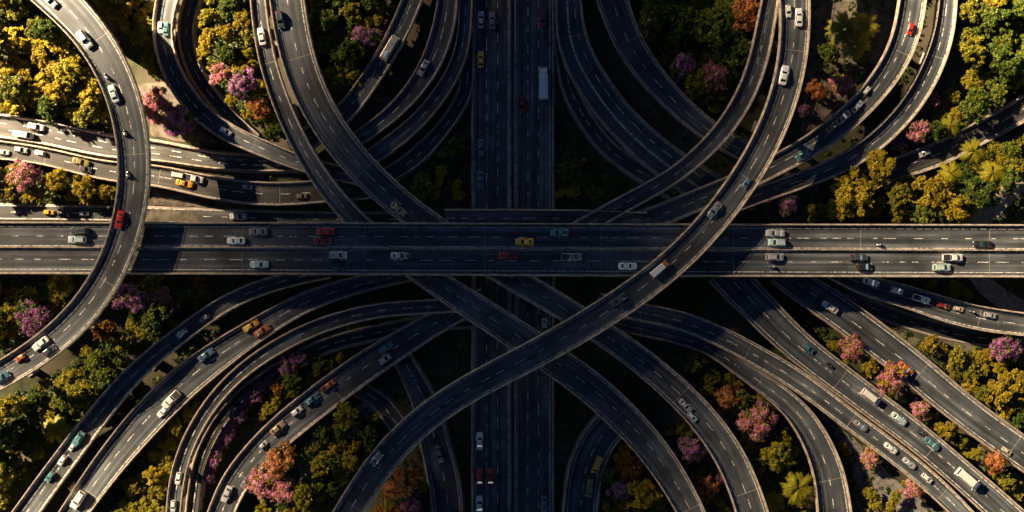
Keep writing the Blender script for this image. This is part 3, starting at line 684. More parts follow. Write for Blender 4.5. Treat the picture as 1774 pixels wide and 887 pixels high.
# flowering and single trees that stand out
SPECIAL = [
 ('pink',380,128,20,'pink flowering tree on the inside of the low road beside the narrow curving ramp'),
 ('purple',422,146,29,'rounded purple flowering tree left of the two paired ramps'),
 ('orange',449,187,20,'orange and purple flowering tree against the narrower of the paired ramps'),
 ('pink',272,184,31,'pink flowering tree right of the curved flyover at far left'),
 ('purple',304,208,33,'purple flowering tree above the worn road, beside the narrow curving ramp'),
 ('pink',46,306,30,'pink flowering tree between the worn roads at the left edge'),
 ('gold',98,318,26,'golden tree right beside the pink flowering one at the left edge'),
 ('gold',146,326,24,'dark golden tree left of the curved flyover, between worn road and motorway'),
 ('purple',58,550,35,'big magenta flowering tree in the left bend of the curved flyover'),
 ('gold',112,502,30,'olive gold tree tucked under the motorway left of the curved flyover'),
 ('rust',22,508,17,'small rust orange tree at the left edge below the motorway'),
 ('purple',226,516,29,'purple flowering tree just below the motorway right of the curved flyover'),
 ('pinkorange',277,513,20,'pink and orange flowering tree below the motorway'),
 ('purple',303,534,13,'small purple flowering tree nearest the uppermost lower left ramp'),
 ('rust',182,572,22,'orange leaved tree along the lower right side of the curved flyover'),
 ('purple',632,66,25,'purple flowering tree left of the ramp with the cream minibus'),
 ('purple',588,58,12,'small purple tree in the dark grove right of the paired ramps'),
 ('purple',1182,115,25,'purple red flowering tree left of its paler flowering neighbour at top'),
 ('pink',1238,132,27,'pale pink flowering tree in front of the ramp that crosses two others'),
 ('orange',1290,24,30,'bright orange tree at the top edge beside the diagonal flyover'),
 ('purple',1326,16,18,'purple flowering tree at the top edge over the crossing ramp'),
 ('pinkorange',1458,149,23,'orange pink flowering tree inside the inner top right curve'),
 ('orange',1416,156,19,'dark orange flowering tree right of the diagonal flyover'),
 ('purple',1393,190,12,'small dark purple tree close to the diagonal flyover'),
 ('pinkorange',1616,176,15,'small pink tree outside the outer top right curve'),
 ('pink',1590,226,24,'pink flowering tree between the outer curve and the worn right hand road'),
 ('purple',1557,252,15,'purple flowering tree at the foot of the outer curve'),
 ('purple',1366,351,21,'dull pink flowering tree just above the motorway, right of the diagonal flyover'),
 ('purple',500,632,20,'purple flowering tree in the shade beside the narrow bending ramp'),
 ('purple',522,620,16,'dark purple tree at the upper end of the shaded flower bed'),
 ('rust',482,672,14,'rust coloured tree against the wide lower left ramp'),
 ('orange',484,800,30,'orange pink flowering tree at the upper end of the bright clump at bottom left'),
 ('pinkorange',455,838,29,'pink flowering tree in the bright clump right of the wide lower left ramp'),
 ('pink',492,850,27,'magenta and green flowering tree in the bright clump at the bottom edge'),
 ('orange',690,838,32,'dim red flowering tree in the gap below the diagonal flyover'),
 ('purple',712,868,22,'dim purple tree at the bottom edge under the diagonal flyover'),
 ('purple',1195,777,30,'purple pink flowering tree between the two long lower ramps'),
 ('pink',1310,732,34,'large bright pink flowering tree left of the ramp curving past the palm'),
 ('orange',1262,688,24,'orange brown tree above the large bright pink one'),
 ('orange',1225,842,20,'orange tree at the bottom edge between the two long lower ramps'),
 ('purple',1249,828,14,'small purple tree beside the orange one at the bottom'),
 ('rust',1098,812,26,'rust tree in the dark bend at the bottom, upper one'),
 ('gold',1112,856,30,'golden brown tree in the dark bend at the bottom edge'),
 ('purple',1074,850,22,'dull purple tree in the dark bend near the bottom edge'),
 ('pink',1476,606,25,'red pink flowering tree at the upper end of the strip between the two right ramps'),
 ('gold',1505,634,18,'green gold tree between two pink flowering trees on the right'),
 ('pinkorange',1543,656,27,'round pink and gold flowering tree in the strip between the right ramps'),
 ('pink',1595,711,20,'small bright pink tree in the middle of the strip between the right ramps'),
 ('gold',1640,746,20,'yellow green tree in the strip between the right ramps'),
 ('lime',1665,765,14,'small lime tree in the strip between the right ramps'),
 ('pinkorange',1508,795,18,'small orange pink tree left of the long slanting ramp'),
 ('pink',1583,846,21,'hot pink tree at the edge of the long slanting ramp near the bottom'),
 ('orange',1722,800,21,'orange flowering tree in the lower end of the strip between the right ramps'),
 ('lime',1745,835,18,'lime tree at the lower end of the strip between the right ramps'),
 ('purple',1742,604,26,'muted pink purple tree among golden ones at the right edge'),
 ('gold',1474,338,46,'big golden green tree just above the motorway at right'),
 ('green',1436,92,20,'dark green tree beside the palm group on bare soil'),
 ('green',1490,98,18,'dark green tree under the palm group on bare soil'),
 ('gold',1527,290,34,'wiry golden tree with spread limbs beside the worn right hand road'),
 ('lime',1345,790,30,'lime tree just above the palm at bottom right'),
 ('gold',1612,332,34,'golden tree with dark gaps above the motorway at right'),
 ('lime',1556,338,24,'lime tree between two golden ones above the motorway'),
]
for i, (k, px, py, r_, lab) in enumerate(SPECIAL):
    tree(k, px, py, r_, lab)
# purple hedge row
hedge = [(441,686),(430,699),(419,710),(410,722),(402,735),(396,748),(391,760),(385,772),(378,785),(372,798),(367,811),(362,826),(452,672),(463,660)]
ORD = ['first', 'second', 'third', 'fourth', 'fifth', 'sixth', 'seventh', 'eighth', 'ninth', 'tenth', 'eleventh', 'twelfth', 'thirteenth', 'last']
hedge.sort(key=lambda q: q[1])
for i, (a, b) in enumerate(hedge):
    tree('purple', a, b, 11 + (i % 3) * 1.5, ORD[i] + ' magenta flowering shrub from the upper end of the row beside the low curved road', 'magenta shrubs in the row beside the low curved road', 'shrub', name='flowering_shrub')

# palms
def palm_meshes():
    g = np.random.default_rng(5); C, N, T = [], [], []
    V = []; tone = []
    for i in range(26):
        az = i * 2.4 + g.uniform(-.2, .2); ln = 4.4 * g.uniform(.8, 1.1); lift = g.uniform(.1, 1.3)
        for s in np.linspace(.08, 1, 34):
            d = ln * s; z = 6.2 + lift * math.sin(s * 2.0) * 1.3 - 1.7 * s * s
            c = np.array([math.cos(az) * d, math.sin(az) * d, z]); side = np.array([-math.sin(az), math.cos(az), 0]); fw = np.array([math.cos(az), math.sin(az), -.3])
            wl_ = 0.62 * math.sin(math.pi * min(1, s * .85 + .12)) + .15
            for sg in (-1, 1):
                tip = c + sg * side * wl_ + fw * .5 + np.array([0, 0, -.25 * wl_]); V += [c - fw * .05, c + fw * .09, tip + fw * .02, tip - fw * .03]; tone.append(g.uniform(.1, .8))
    fr = leaf_mesh('frond', np.array(V), np.array(tone), M['leaf_palm'])
    mb = MB(); p = Vector((0, 0, -.2))
    for k in range(7):
        q = Vector((.06 * k, .03 * k, .92 * (k + 1))); mb.tube(p, q, .24 - .012 * k, .21 - .012 * k, 9); p = q
    return fr, mb.mesh('trunk', M['bark'])
PF, PT = palm_meshes()
for px, py, s, lab in [(1382,845,1.05,'palm tree with long lime fronds at bottom right'), (1650,217,.72,'small palm tree above the worn right hand road'),
                       (1722,300,.85,'golden lit palm tree beside the pale footpath'), (1650,300,.8,'palm tree between golden crowns below the worn right hand road'),
                       (98,745,.9,'palm tree in the big lower left grove'), (1462,52,1.1,'left palm tree of the group on bare soil inside the inner top right curve'), (1497,44,.95,'right palm tree of the group on bare soil inside the inner top right curve'), (1482,80,.95,'lowest palm tree of the group on bare soil inside the inner top right curve'), (1690,262,.8,'bright palm tree overhanging the worn right hand road'), (1345,872,.7,'small palm tree at the bottom edge left of the big palm')]:
    x, y = P(px, py, 6); t = empty('palm_tree', (x, y, 0), rnd.uniform(0, 6)); t.scale = (s, s, s)
    link('crown', PF, t); link('trunk', PT, t); tag(t, lab, 'palm tree'); TREEPOS.append((x, y, 3.2 * s))

# groves: (polygon, kinds, spacing m, radius m, limit, label)
GROVES = [
 ([(-60,-60),(20,-60),(50,0),(95,45),(130,90),(163,145),(180,200),(180,228),(120,215),(60,198),(-60,190)], ['gold','lime','green','gold'], 4.5, 3.9, 50, 'golden leafy tree in the sunlit top left grove'),
 ([(165,0),(185,-40),(262,-40),(260,50),(262,95),(270,130),(246,145),(228,100),(195,40)], ['lime','gold','lime'], 4.6, 3.3, 22, 'lime leafy tree between the left flyover and the narrow ramp'),
 ([(362,-40),(428,-40),(430,50),(442,115),(470,205),(484,232),(440,222),(400,185),(366,140),(350,90)], ['green','gold','lime','green'], 4.5, 3.5, 22, 'dark leafy tree inside the low curved road at top left'),
 ([(545,-40),(685,-40),(668,30),(640,85),(612,130),(575,172),(556,120),(542,50)], ['green','green','green','lime'], 4.6, 3.6, 24, 'shaded green tree between the paired ramps and the minibus ramp'),
 ([(-50,288),(30,290),(100,305),(190,325),(190,348),(-50,345)], ['gold','lime','gold'], 4.4, 3.2, 14, 'golden green tree between the worn roads and the motorway at left'),
 ([(-50,490),(135,488),(112,515),(80,545),(48,580),(-50,605)], ['green','gold','lime'], 4.5, 3.2, 16, 'green tree below the motorway left of the curved flyover'),
 ([(225,492),(400,492),(350,520),(295,560),(220,620),(150,690),(100,760),(20,860),(-50,880),(-50,700),(40,690),(130,628),(160,590),(200,540)], ['green','lime','green','lime','green'], 4.6, 3.9, 66, 'leafy tree in the big lower left grove beside the uppermost ramp'),
 ([(384,664),(400,668),(360,715),(325,745),(300,790),(280,840),(275,900),(200,900),(222,850),(262,790),(300,735)], ['lime','gold','lime'], 3.4, 2.5, 34, 'small lime tree in the hedge between the wide road and the narrow bending ramp'),
 ([(470,690),(540,640),(590,600),(625,598),(570,640),(510,680),(455,725),(430,735)], ['green','lime','green'], 3.8, 2.7, 16, 'shaded green tree above the wide lower left ramp'),
 ([(530,775),(590,720),(640,695),(668,720),(640,760),(610,800),(585,860),(560,900),(430,900),(520,860)], ['lime','green','green'], 4.2, 3.3, 24, 'green tree left of the lower end of the diagonal flyover'),
 ([(1102,-30),(1290,-30),(1290,70),(1268,150),(1245,195),(1210,180),(1165,125),(1125,70)], ['green','green','lime','green'], 4.6, 3.7, 34, 'green tree in the grove between the top ramps'),
 ([(1665,-40),(1830,-40),(1830,150),(1740,165),(1690,190),(1640,205),(1668,120)], ['green','gold','lime','green'], 4.7, 4.0, 34, 'leafy tree in the top right corner grove'),
 ([(1640,200),(1720,180),(1660,215),(1620,235),(1600,240),(1620,205)], ['green','lime'], 3.8, 2.8, 8, 'small green tree above the worn right hand road'),
 ([(1820,212),(1820,262),(1712,335),(1650,380),(1400,382),(1400,350),(1480,330),(1560,325),(1640,302),(1710,262)], ['gold','lime','green','lime','green'], 4.5, 3.6, 34, 'golden green tree between the worn right hand road and the motorway'),
 ([(1575,592),(1830,612),(1830,775),(1774,735),(1710,695),(1660,652),(1610,612)], ['gold','lime','green','gold'], 4.4, 3.6, 34, 'golden tree in the grove at the right edge below the worn road'),
 ([(1430,600),(1480,600),(1560,670),(1680,765),(1774,840),(1774,880),(1690,810),(1560,700)], ['green','gold'], 4.6, 2.2, 10, 'low green tree in the strip between the two right ramps'),
 ([(1170,605),(1270,650),(1320,695),(1380,790),(1400,900),(1345,900),(1325,830),(1280,740),(1210,660)], ['green','lime','gold'], 3.9, 2.8, 20, 'green tree between the lower ramps left of the palm'),
 ([(1150,735),(1195,745),(1235,790),(1262,900),(1225,900),(1190,800)], ['gold','green'], 4.0, 2.4, 8, 'olive tree between the two long lower ramps'),
 ([(1080,770),(1110,780),(1150,850),(1165,900),(1045,900),(1060,810)], ['rust','green','gold'], 4.0, 2.8, 9, 'dull tree in the dark bend at the bottom'),
 ([(1600,488),(1660,488),(1700,530),(1640,515)], ['green'], 3.8, 2.4, 5, 'dark green tree under the motorway beside the footpath'),
 ([(1440,740),(1480,790),(1560,860),(1600,900),(1490,900),(1470,800)], ['green','lime'], 5.0, 2.0, 8, 'low green tree on the paving left of the long slanting ramp'),
 ([(700,800),(725,800),(740,900),(650,900)], ['green','rust'], 4.0, 2.6, 6, 'dark tree in the gap below the diagonal flyover'),
 ([(960,200),(990,230),(1040,290),(1080,340),(965,350)], ['green'], 4.5, 2.8, 8, 'dark green tree right of the vertical motorway above the middle'),
 ([(720,300),(810,230),(812,340),(720,350)], ['green'], 4.5, 2.8, 8, 'dark green tree left of the vertical motorway above the middle'),
]
def inside(poly, x, y):
    c = False; n = len(poly)
    for i in range(n):
        x1, y1 = poly[i]; x2, y2 = poly[(i + 1) % n]
        if (y1 > y) != (y2 > y) and x < (x2 - x1) * (y - y1) / (y2 - y1) + x1: c = not c
    return c
def clear_of_roads(x, y, m):
    for o in ROADS.values():
        d, i = near(o, x, y)
        if d < o.w[i] / 2 + m: return False
    return True
cover_pts = []; GROWN = []
for poly, kinds, sp, r_, lim, lab in GROVES:
    wp = [P(a, b, 3.5) for a, b in poly]
    xs = [p[0] for p in wp]; ys = [p[1] for p in wp]; cnt = 0
    for _ in range(1500):
        if cnt >= lim: break
        x, y = rnd.uniform(min(xs), max(xs)), rnd.uniform(min(ys), max(ys)); rr_ = r_ * rnd.choice((0.55, 0.7, 0.85, 1.0, 1.18)) * rnd.uniform(.93, 1.07)
        if abs(x) > 138 + rr_ or abs(y) > 69 + rr_: continue
        if any(nm == 'path' and inside(pp, x, y) for nm, pp in PATCHES): continue
        if not inside(wp, x, y) or not clear_of_roads(x, y, rr_ * 0.72): continue
        if any(math.hypot(x - a, y - b) < min(sp * .86, (rr_ + c) * .62) for a, b, c in TREEPOS): continue
        k = rnd.choice(kinds); vr = rnd.randrange(3); sc = rr_ / 3.7
        tf_ = (rnd.uniform(0, 6.28), (sc * rnd.uniform(.85, 1.15), sc * rnd.uniform(.85, 1.15), sc * rnd.uniform(.7, 1.15)))
        fx = (x - min(xs)) / (max(xs) - min(xs)); fy = (y - min(ys)) / (max(ys) - min(ys))
        cell = {(0, 2): 'upper left', (1, 2): 'upper middle', (2, 2): 'upper right', (0, 1): 'middle left', (1, 1): 'central', (2, 1): 'middle right', (0, 0): 'lower left', (1, 0): 'lower middle', (2, 0): 'lower right'}[(min(2, int(fx * 3)), min(2, int(fy * 3)))]
        size = 'small' if rr_ < r_ * .86 else 'medium sized' if rr_ < r_ else 'large'
        colr = {'gold': 'golden', 'lime': 'lime green', 'green': 'dark green', 'rust': 'rust brown'}[k]
        phrase = lab.split(' tree ', 1)[1]
        g_ = 'leafy trees ' + phrase
        GROWN.append((rr_, x, y, k, vr, tf_, ' '.join((size + ' ' + colr + ' tree, ' + cell + ', ' + phrase).split()[:16]), g_)); TREEPOS.append((x, y, rr_)); cnt += 1
    for _ in range(int(abs(sum(wp[i][0] * wp[(i + 1) % len(wp)][1] - wp[(i + 1) % len(wp)][0] * wp[i][1] for i in range(len(wp)))) / 2 * 0.9)):
        x, y = rnd.uniform(min(xs), max(xs)), rnd.uniform(min(ys), max(ys))
        if inside(wp, x, y): cover_pts.append((x, y))
# general sparse cover between the roads
for _ in range(26000):
    x, y = rnd.uniform(-165, 165), rnd.uniform(-95, 95)
    if mnoise.noise(Vector((x * .06, y * .06, 9))) > -0.18: cover_pts.append((x, y))
cover_pts = [(x, y) for x, y in cover_pts if clear_of_roads(x, y, 0.7) and not any((nm == 'path' or rnd.random() < .45) and inside(pp, x, y) for nm, pp in PATCHES)]
GROWN.sort(key=lambda q: -q[0])
GV, GT = [], []
for q, (rr_, x, y, k, vr, (rz, sc3), lb, g_) in enumerate(GROWN):
    fo, bl, tr = proto(k, vr)
    if q < 235:
        t = empty('leafy_tree', (x, y, 0), rz); t.scale = sc3
        link('crown', fo, t); link('trunk', tr, t); tag(t, lb, 'tree', g_)
    else:      # the smallest ones read as undergrowth
        n_ = len(fo.vertices); v_ = np.empty(n_ * 3, np.float32); fo.vertices.foreach_get('co', v_); v_ = v_.reshape(-1, 3)
        t_ = np.empty(n_ // 4, np.float32); fo.attributes['tone'].data.foreach_get('value', t_)
        v_ = v_.reshape(-1, 4, 3)[::2].reshape(-1, 3) * np.array(sc3); t_ = t_[::2]
        ca, sa = math.cos(rz), math.sin(rz)
        GV.append(np.stack([v_[:, 0] * ca - v_[:, 1] * sa + x, v_[:, 0] * sa + v_[:, 1] * ca + y, v_[:, 2]], 1)); GT.append(t_ + rnd.uniform(0, .3))
tag(link('undergrowth', leaf_mesh('undergrowth', np.vstack(GV), np.clip(np.concatenate(GT), 0, 1), M['leaf_lime'])), 'undergrowth of small bushy trees filling gaps between the larger ones', 'undergrowth', kind='stuff')
# woodland that goes on beyond the picture on every side
WV, WT = [], []
for _ in range(1500):
    x, y = rnd.uniform(-235, 235), rnd.uniform(-165, 165)
    if (abs(x) < 141 and abs(y) < 72) or len(WV) >= 420 or not clear_of_roads(x, y, 2.2): continue
    if any(abs(x - a) < 4 and abs(y - b) < 4 for a, b, c in TREEPOS): continue
    fo = proto(rnd.choice(('green', 'lime', 'gold')), rnd.randrange(3))[0]; n_ = len(fo.vertices); v_ = np.empty(n_ * 3, np.float32); fo.vertices.foreach_get('co', v_)
    v_ = v_.reshape(-1, 4, 3)[::4]; c_ = v_.mean(1, keepdims=True); v_ = (c_ + (v_ - c_) * 1.9).reshape(-1, 3) * rnd.uniform(.8, 1.25)
    t_ = np.empty(n_ // 4, np.float32); fo.attributes['tone'].data.foreach_get('value', t_); TREEPOS.append((x, y, 3.5))
    rz = rnd.uniform(0, 6.28); ca, sa = math.cos(rz), math.sin(rz)
    WV.append(np.stack([v_[:, 0] * ca - v_[:, 1] * sa + x, v_[:, 0] * sa + v_[:, 1] * ca + y, v_[:, 2]], 1)); WT.append(t_[::4] + rnd.uniform(0, .3))
tag(link('woodland', leaf_mesh('woodland', np.vstack(WV), np.clip(np.concatenate(WT), 0, 1), M['leaf_green'])), 'woodland running on beyond the interchange', 'woodland', kind='stuff')
def ground_cover():
    C, N, T = [], [], []
    for x, y in cover_pts:
        s = rnd.uniform(.35, .95); n = 13
        d = nr.normal(size=(n, 3)); d[:, 2] = np.abs(d[:, 2]) + .2; d /= np.linalg.norm(d, axis=1)[:, None]
        C.append(np.array([x, y, 0.0]) + d * s * np.array([1, 1, .9])); nn = d + nr.normal(size=(n, 3)) * .5; N.append(nn / np.linalg.norm(nn, axis=1)[:, None])
        T.append(np.clip(nr.uniform(0, .4) + nr.normal(size=n) * .1, 0, 1))
    V, t = quads(np.vstack(C), np.vstack(N), 0.42, np.concatenate(T))
    tag(link('ground_cover', leaf_mesh('ground_cover', V, t, M['leaf_green'])), 'low green shrubs and ground plants filling the verges between the roads', 'ground cover', kind='stuff')
ground_cover()
# ------------------------------------------------------------------ vehicles
def ring(x, w, t, b=0.22):
    h = [(w * .9, b), (w, b + .18), (w, b + (t - b) * .6), (w * .965, b + (t - b) * .88), (w * .84, t), (w * .4, t + .02)]
    return [(x, y, z) for y, z in h] + [(x, 0, t + .03)] + [(x, -y, z) for y, z in reversed(h)]

TYPES = {
 # stations of the body (x, half width, top), greenhouse: bottom rear/front, top rear/front, belt z, roof z, half widths
 'sedan': dict(body=[(-2.35,.60,.74),(-2.28,.76,.86),(-2.0,.86,.95),(-1.5,.90,.97),(-.6,.91,.95),(.4,.91,.95),(1.1,.90,.93),(1.7,.87,.87),(2.1,.79,.76),(2.28,.66,.64),(2.34,.50,.52)],
               gh=(-1.72,.98,-1.05,.22,.93,1.43,.80,.60), wheels=(1.42,-1.4,.33)),
 'hatchback': dict(body=[(-2.0,.66,.82),(-1.95,.80,.95),(-1.6,.87,1.0),(-.6,.89,.98),(.4,.89,.97),(1.0,.88,.93),(1.5,.84,.86),(1.85,.74,.74),(1.98,.58,.58)],
               gh=(-1.90,.95,-1.5,.15,.96,1.50,.80,.62), wheels=(1.22,-1.25,.32)),
 'suv': dict(body=[(-2.3,.74,.9),(-2.26,.87,1.05),(-1.8,.94,1.1),(-.6,.95,1.08),(.5,.95,1.07),(1.3,.93,1.03),(1.85,.88,.95),(2.15,.78,.82),(2.28,.62,.66)],
               gh=(-2.2,1.08,-1.9,.35,1.05,1.70,.86,.68), wheels=(1.4,-1.4,.38)),
 'van': dict(body=[(-2.75,.92,1.2),(-2.72,.97,1.3),(-1,.98,1.3),(1.4,.98,1.28),(2.1,.95,1.1),(2.55,.86,.95),(2.7,.70,.8)],
               gh=(-2.70,2.05,-2.6,1.35,1.25,2.2,.93,.80), wheels=(1.75,-1.75,.36)),
 'minibus': dict(body=[(-3.6,1.02,1.2),(-3.55,1.1,1.3),(-1,1.12,1.3),(2.9,1.12,1.3),(3.4,1.08,1.25),(3.62,.95,1.1)],
               gh=(-3.52,3.42,-3.42,3.05,1.25,2.65,1.08,.98), wheels=(2.3,-2.2,.45)),
 'pickup': dict(body=[(-2.65,.86,.98),(-2.6,.93,1.02),(-1,.95,1.02),(.6,.95,1.04),(1.4,.93,1.03),(2.1,.88,.96),(2.45,.78,.84),(2.58,.6,.66)],
               gh=(-.75,1.45,-.5,.8,1.0,1.72,.86,.70), wheels=(1.65,-1.55,.40)),
 'truck': dict(body=[(2.2,1.15,1.5),(2.5,1.2,1.6),(3.6,1.2,1.6),(4.2,1.15,1.5),(4.35,1.0,1.2)],
               gh=(2.35,4.25,2.45,3.85,1.55,2.6,1.12,1.0), wheels=(3.3,-2.6,.5)),
}
MESHC = {}
def vehicle_parts(ty, colour):
    key = (ty, colour)
    if key in MESHC: return MESHC[key]
    t = TYPES[ty]; P_ = M['car_' + colour]; out = []     # (name, mesh, loc, [children])
    g = t['gh']; xr, xf, tr_, tf, zb, zt, wb, wt = g
    mb = MB(); mb.loft([ring(x, w, h) for x, w, h in t['body']])
    # greenhouse shell with a rounded roof
    B = lambda x, w, z: [(x, w, z), (x, w * .97, z + .0), (x, 0, z + .0), (x, -w * .97, z + .0), (x, -w, z)]
    n = 8; rings = []
    for (x0, x1, w, z) in ((xr, xf, wb, zb - .06), (tr_, tf, wt, zt - .05), (tr_ + .12, tf - .12, wt - .10, zt + .0)):
        xm = (x0 + x1) / 2
        c = .10
        rings.append([(x0, -w + c, z), (x0 + c, -w, z), (x1 - c, -w, z), (x1, -w + c, z), (x1, w - c, z), (x1 - c, w, z), (x0 + c, w, z), (x0, w - c, z)])
    mb.loft(rings)
    if ty == 'pickup':
        mb.box((-1.7, 0, 1.06), (1.75, .12, .02))
    out.append(('body', mb.mesh('body', P_, False), []))
    def pane(p, inset_u, inset_v, push, name):
        # p: four corners bottom-left, bottom-right, top-right, top-left
        p = [Vector(q) for q in p]; nrm = (p[1] - p[0]).cross(p[3] - p[0]).normalized()
        def bl(u, v): return (p[0] * (1 - u) + p[1] * u) * (1 - v) + (p[3] * (1 - u) + p[2] * u) * v + nrm * push
        q = [bl(inset_u, inset_v), bl(1 - inset_u, inset_v), bl(1 - inset_u, 1 - inset_v), bl(inset_u, 1 - inset_v)]
        m2 = MB(); m2.add(q + [a - nrm * .02 for a in q], [(0, 1, 2, 3), (4, 7, 6, 5), (0, 4, 5, 1), (1, 5, 6, 2), (2, 6, 7, 3), (3, 7, 4, 0)])
        return (name, m2.mesh(name, M['glass']), [])
    z0, z1 = zb - .06, zt - .05
    out.append(pane([(xf, -wb, z0), (xf, wb, z0), (tf, wt, z1), (tf, -wt, z1)], .07, .07, .012, 'windshield'))
    if ty not in ('truck',):
        out.append(pane([(xr, wb, z0), (xr, -wb, z0), (tr_, -wt, z1), (tr_, wt, z1)], .09, .1, .012, 'rear_window'))
    for sg in (1, -1):
        c = [(xr, sg * wb, z0), (xf, sg * wb, z0), (tf, sg * wt, z1), (tr_, sg * wt, z1)]
        if sg > 0: c = [c[1], c[0], c[3], c[2]]
        out.append(pane(c, .08, .16, .012, 'side_window'))
    xe = t['body'][-1][0]; xs_ = t['body'][0][0]
    he = t['body'][-1][2]; w2 = t['body'][-2][1]
    for sg in (1, -1):
        m2 = MB(); m2.box((xe - .13, sg * w2 * .86, he + .03), (.34, .30, .16), rz=-sg * .45, bev=.04); out.append(('headlight', m2.mesh('headlight', M['lamp_white']), []))
        if ty != 'truck':
            m2 = MB(); m2.box((xs_ + .07, sg * t['body'][1][1] * .82, t['body'][1][2] - .06), (.22, .30, .16), rz=sg * .3, bev=.04); out.append(('tail_light', m2.mesh('tail_light', M['lamp_red']), []))
        m2 = MB(); m2.box((xf - .28, sg * (wb + .20), zb + .04), (.16, .22, .15), bev=.04); out.append(('side_mirror', m2.mesh('side_mirror', P_), []))
    wf, wr, rw = t['wheels']
    yw = max(b[1] for b in t['body']) - .10
    axles = [wf, wr] + ([-1.5] if ty == 'truck' else [])
    for xw in axles:
        for sg in (1, -1):
            m2 = MB(); m2.tube((xw, sg * (yw - .10), rw), (xw, sg * (yw + .115), rw), rw, rw, 16); m3 = MB(); m3.tube((xw, sg * (yw + .10), rw), (xw, sg * (yw + .125), rw), rw * .6, rw * .6, 12)
            out.append(('wheel', m2.mesh('wheel', M['rubber']), [('rim', m3.mesh('rim', M['rim']))]))
    if ty == 'pickup':
        m2 = MB(); m2.box((-1.68, 0, 1.075), (1.7, 1.5, .03)); out.append(('cargo_bed', m2.mesh('cargo_bed', M['trim']), []))
    if ty == 'sedan' and colour == 'yellow':
        m2 = MB(); m2.box((-.4, 0, 1.50), (.18, .55, .14), bev=.04); out.append(('roof_sign', m2.mesh('roof_sign', M['lamp_white']), []))
    if ty in ('suv', 'van'):
        for sg in (1, -1):
            m2 = MB(); m2.box(((tr_ + tf) / 2, sg * (wt - .1), zt + .05), ((tf - tr_) * .8, .05, .05)); out.append(('roof_rail', m2.mesh('roof_rail', M['steel']), []))
    if ty == 'minibus':
        m2 = MB(); m2.box((-1.9, 0, zt + .09), (1.5, 1.1, .2), bev=.08); out.append(('roof_unit', m2.mesh('roof_unit', M['lamp_white']), []))
        m2 = MB(); m2.box((1.4, 0, zt + .04), (.8, .8, .1), bev=.03); out.append(('roof_hatch', m2.mesh('roof_hatch', M['steel']), []))
    if ty == 'truck':
        m2 = MB(); m2.box((-1.2, 0, 2.05), (6.4, 2.4, 2.5), bev=.07)
        for k in range(9): m2.box((-4.0 + k * .7, 0, 3.31), (.05, 2.3, .03))
        out.append(('cargo_box', m2.mesh('cargo_box', M['car_white'] if colour in ('orange', 'white', 'red') else P_), []))
        m2 = MB(); m2.box((-.2, 0, .65), (8.2, .9, .3)); out.append(('chassis', m2.mesh('chassis', M['trim']), []))
    MESHC[key] = out
    return out
CATS = {'sedan': ('car', 'car'), 'hatchback': ('car', 'hatchback_car'), 'suv': ('car', 'sport_utility_car'), 'van': ('van', 'van'), 'minibus': ('bus', 'minibus'), 'pickup': ('pickup', 'pickup_truck'), 'truck': ('truck', 'box_truck')}

def place(road, px, py, flip, jitter=0.0):
    o = ROADS[road]; z = o.z.mean()
    for _ in range(3):
        x, y = P(px, py, z); d, i = near(o, x, y); z = o.z[i]
    t = o.t[i] * flip
    # keep the wheels between the parapets
    off = (np.array([x, y]) - o.c[i]) @ o.n[i]; lim = o.w[i] / 2 - 1.75
    if abs(off) > lim and lim > 0:
        q = np.array([x, y]) - o.n[i] * (off - math.copysign(lim, off)); x, y = q
    return x, y, z + .006, math.atan2(t[1], t[0]) + jitter

GRP = {}
def vehicle(ty, colour, road, px, py, flip, label, sc=1.0):
    x, y, z, rz = place(road, px, py, flip, rnd.uniform(-.025, .025))
    cat, nm = CATS[ty]
    root = empty(nm, (x, y, z), rz); root.scale = (sc, sc, sc)
    for name, me, ch in vehicle_parts(ty, colour):
        c = link(name, me, root)
        for n2, m2 in ch: link(n2, m2, c)
    tag(root, label, cat, {'car': 'cars driving on the roads', 'van': 'vans driving on the roads', 'truck': 'trucks driving on the roads'}.get(cat))
    return root

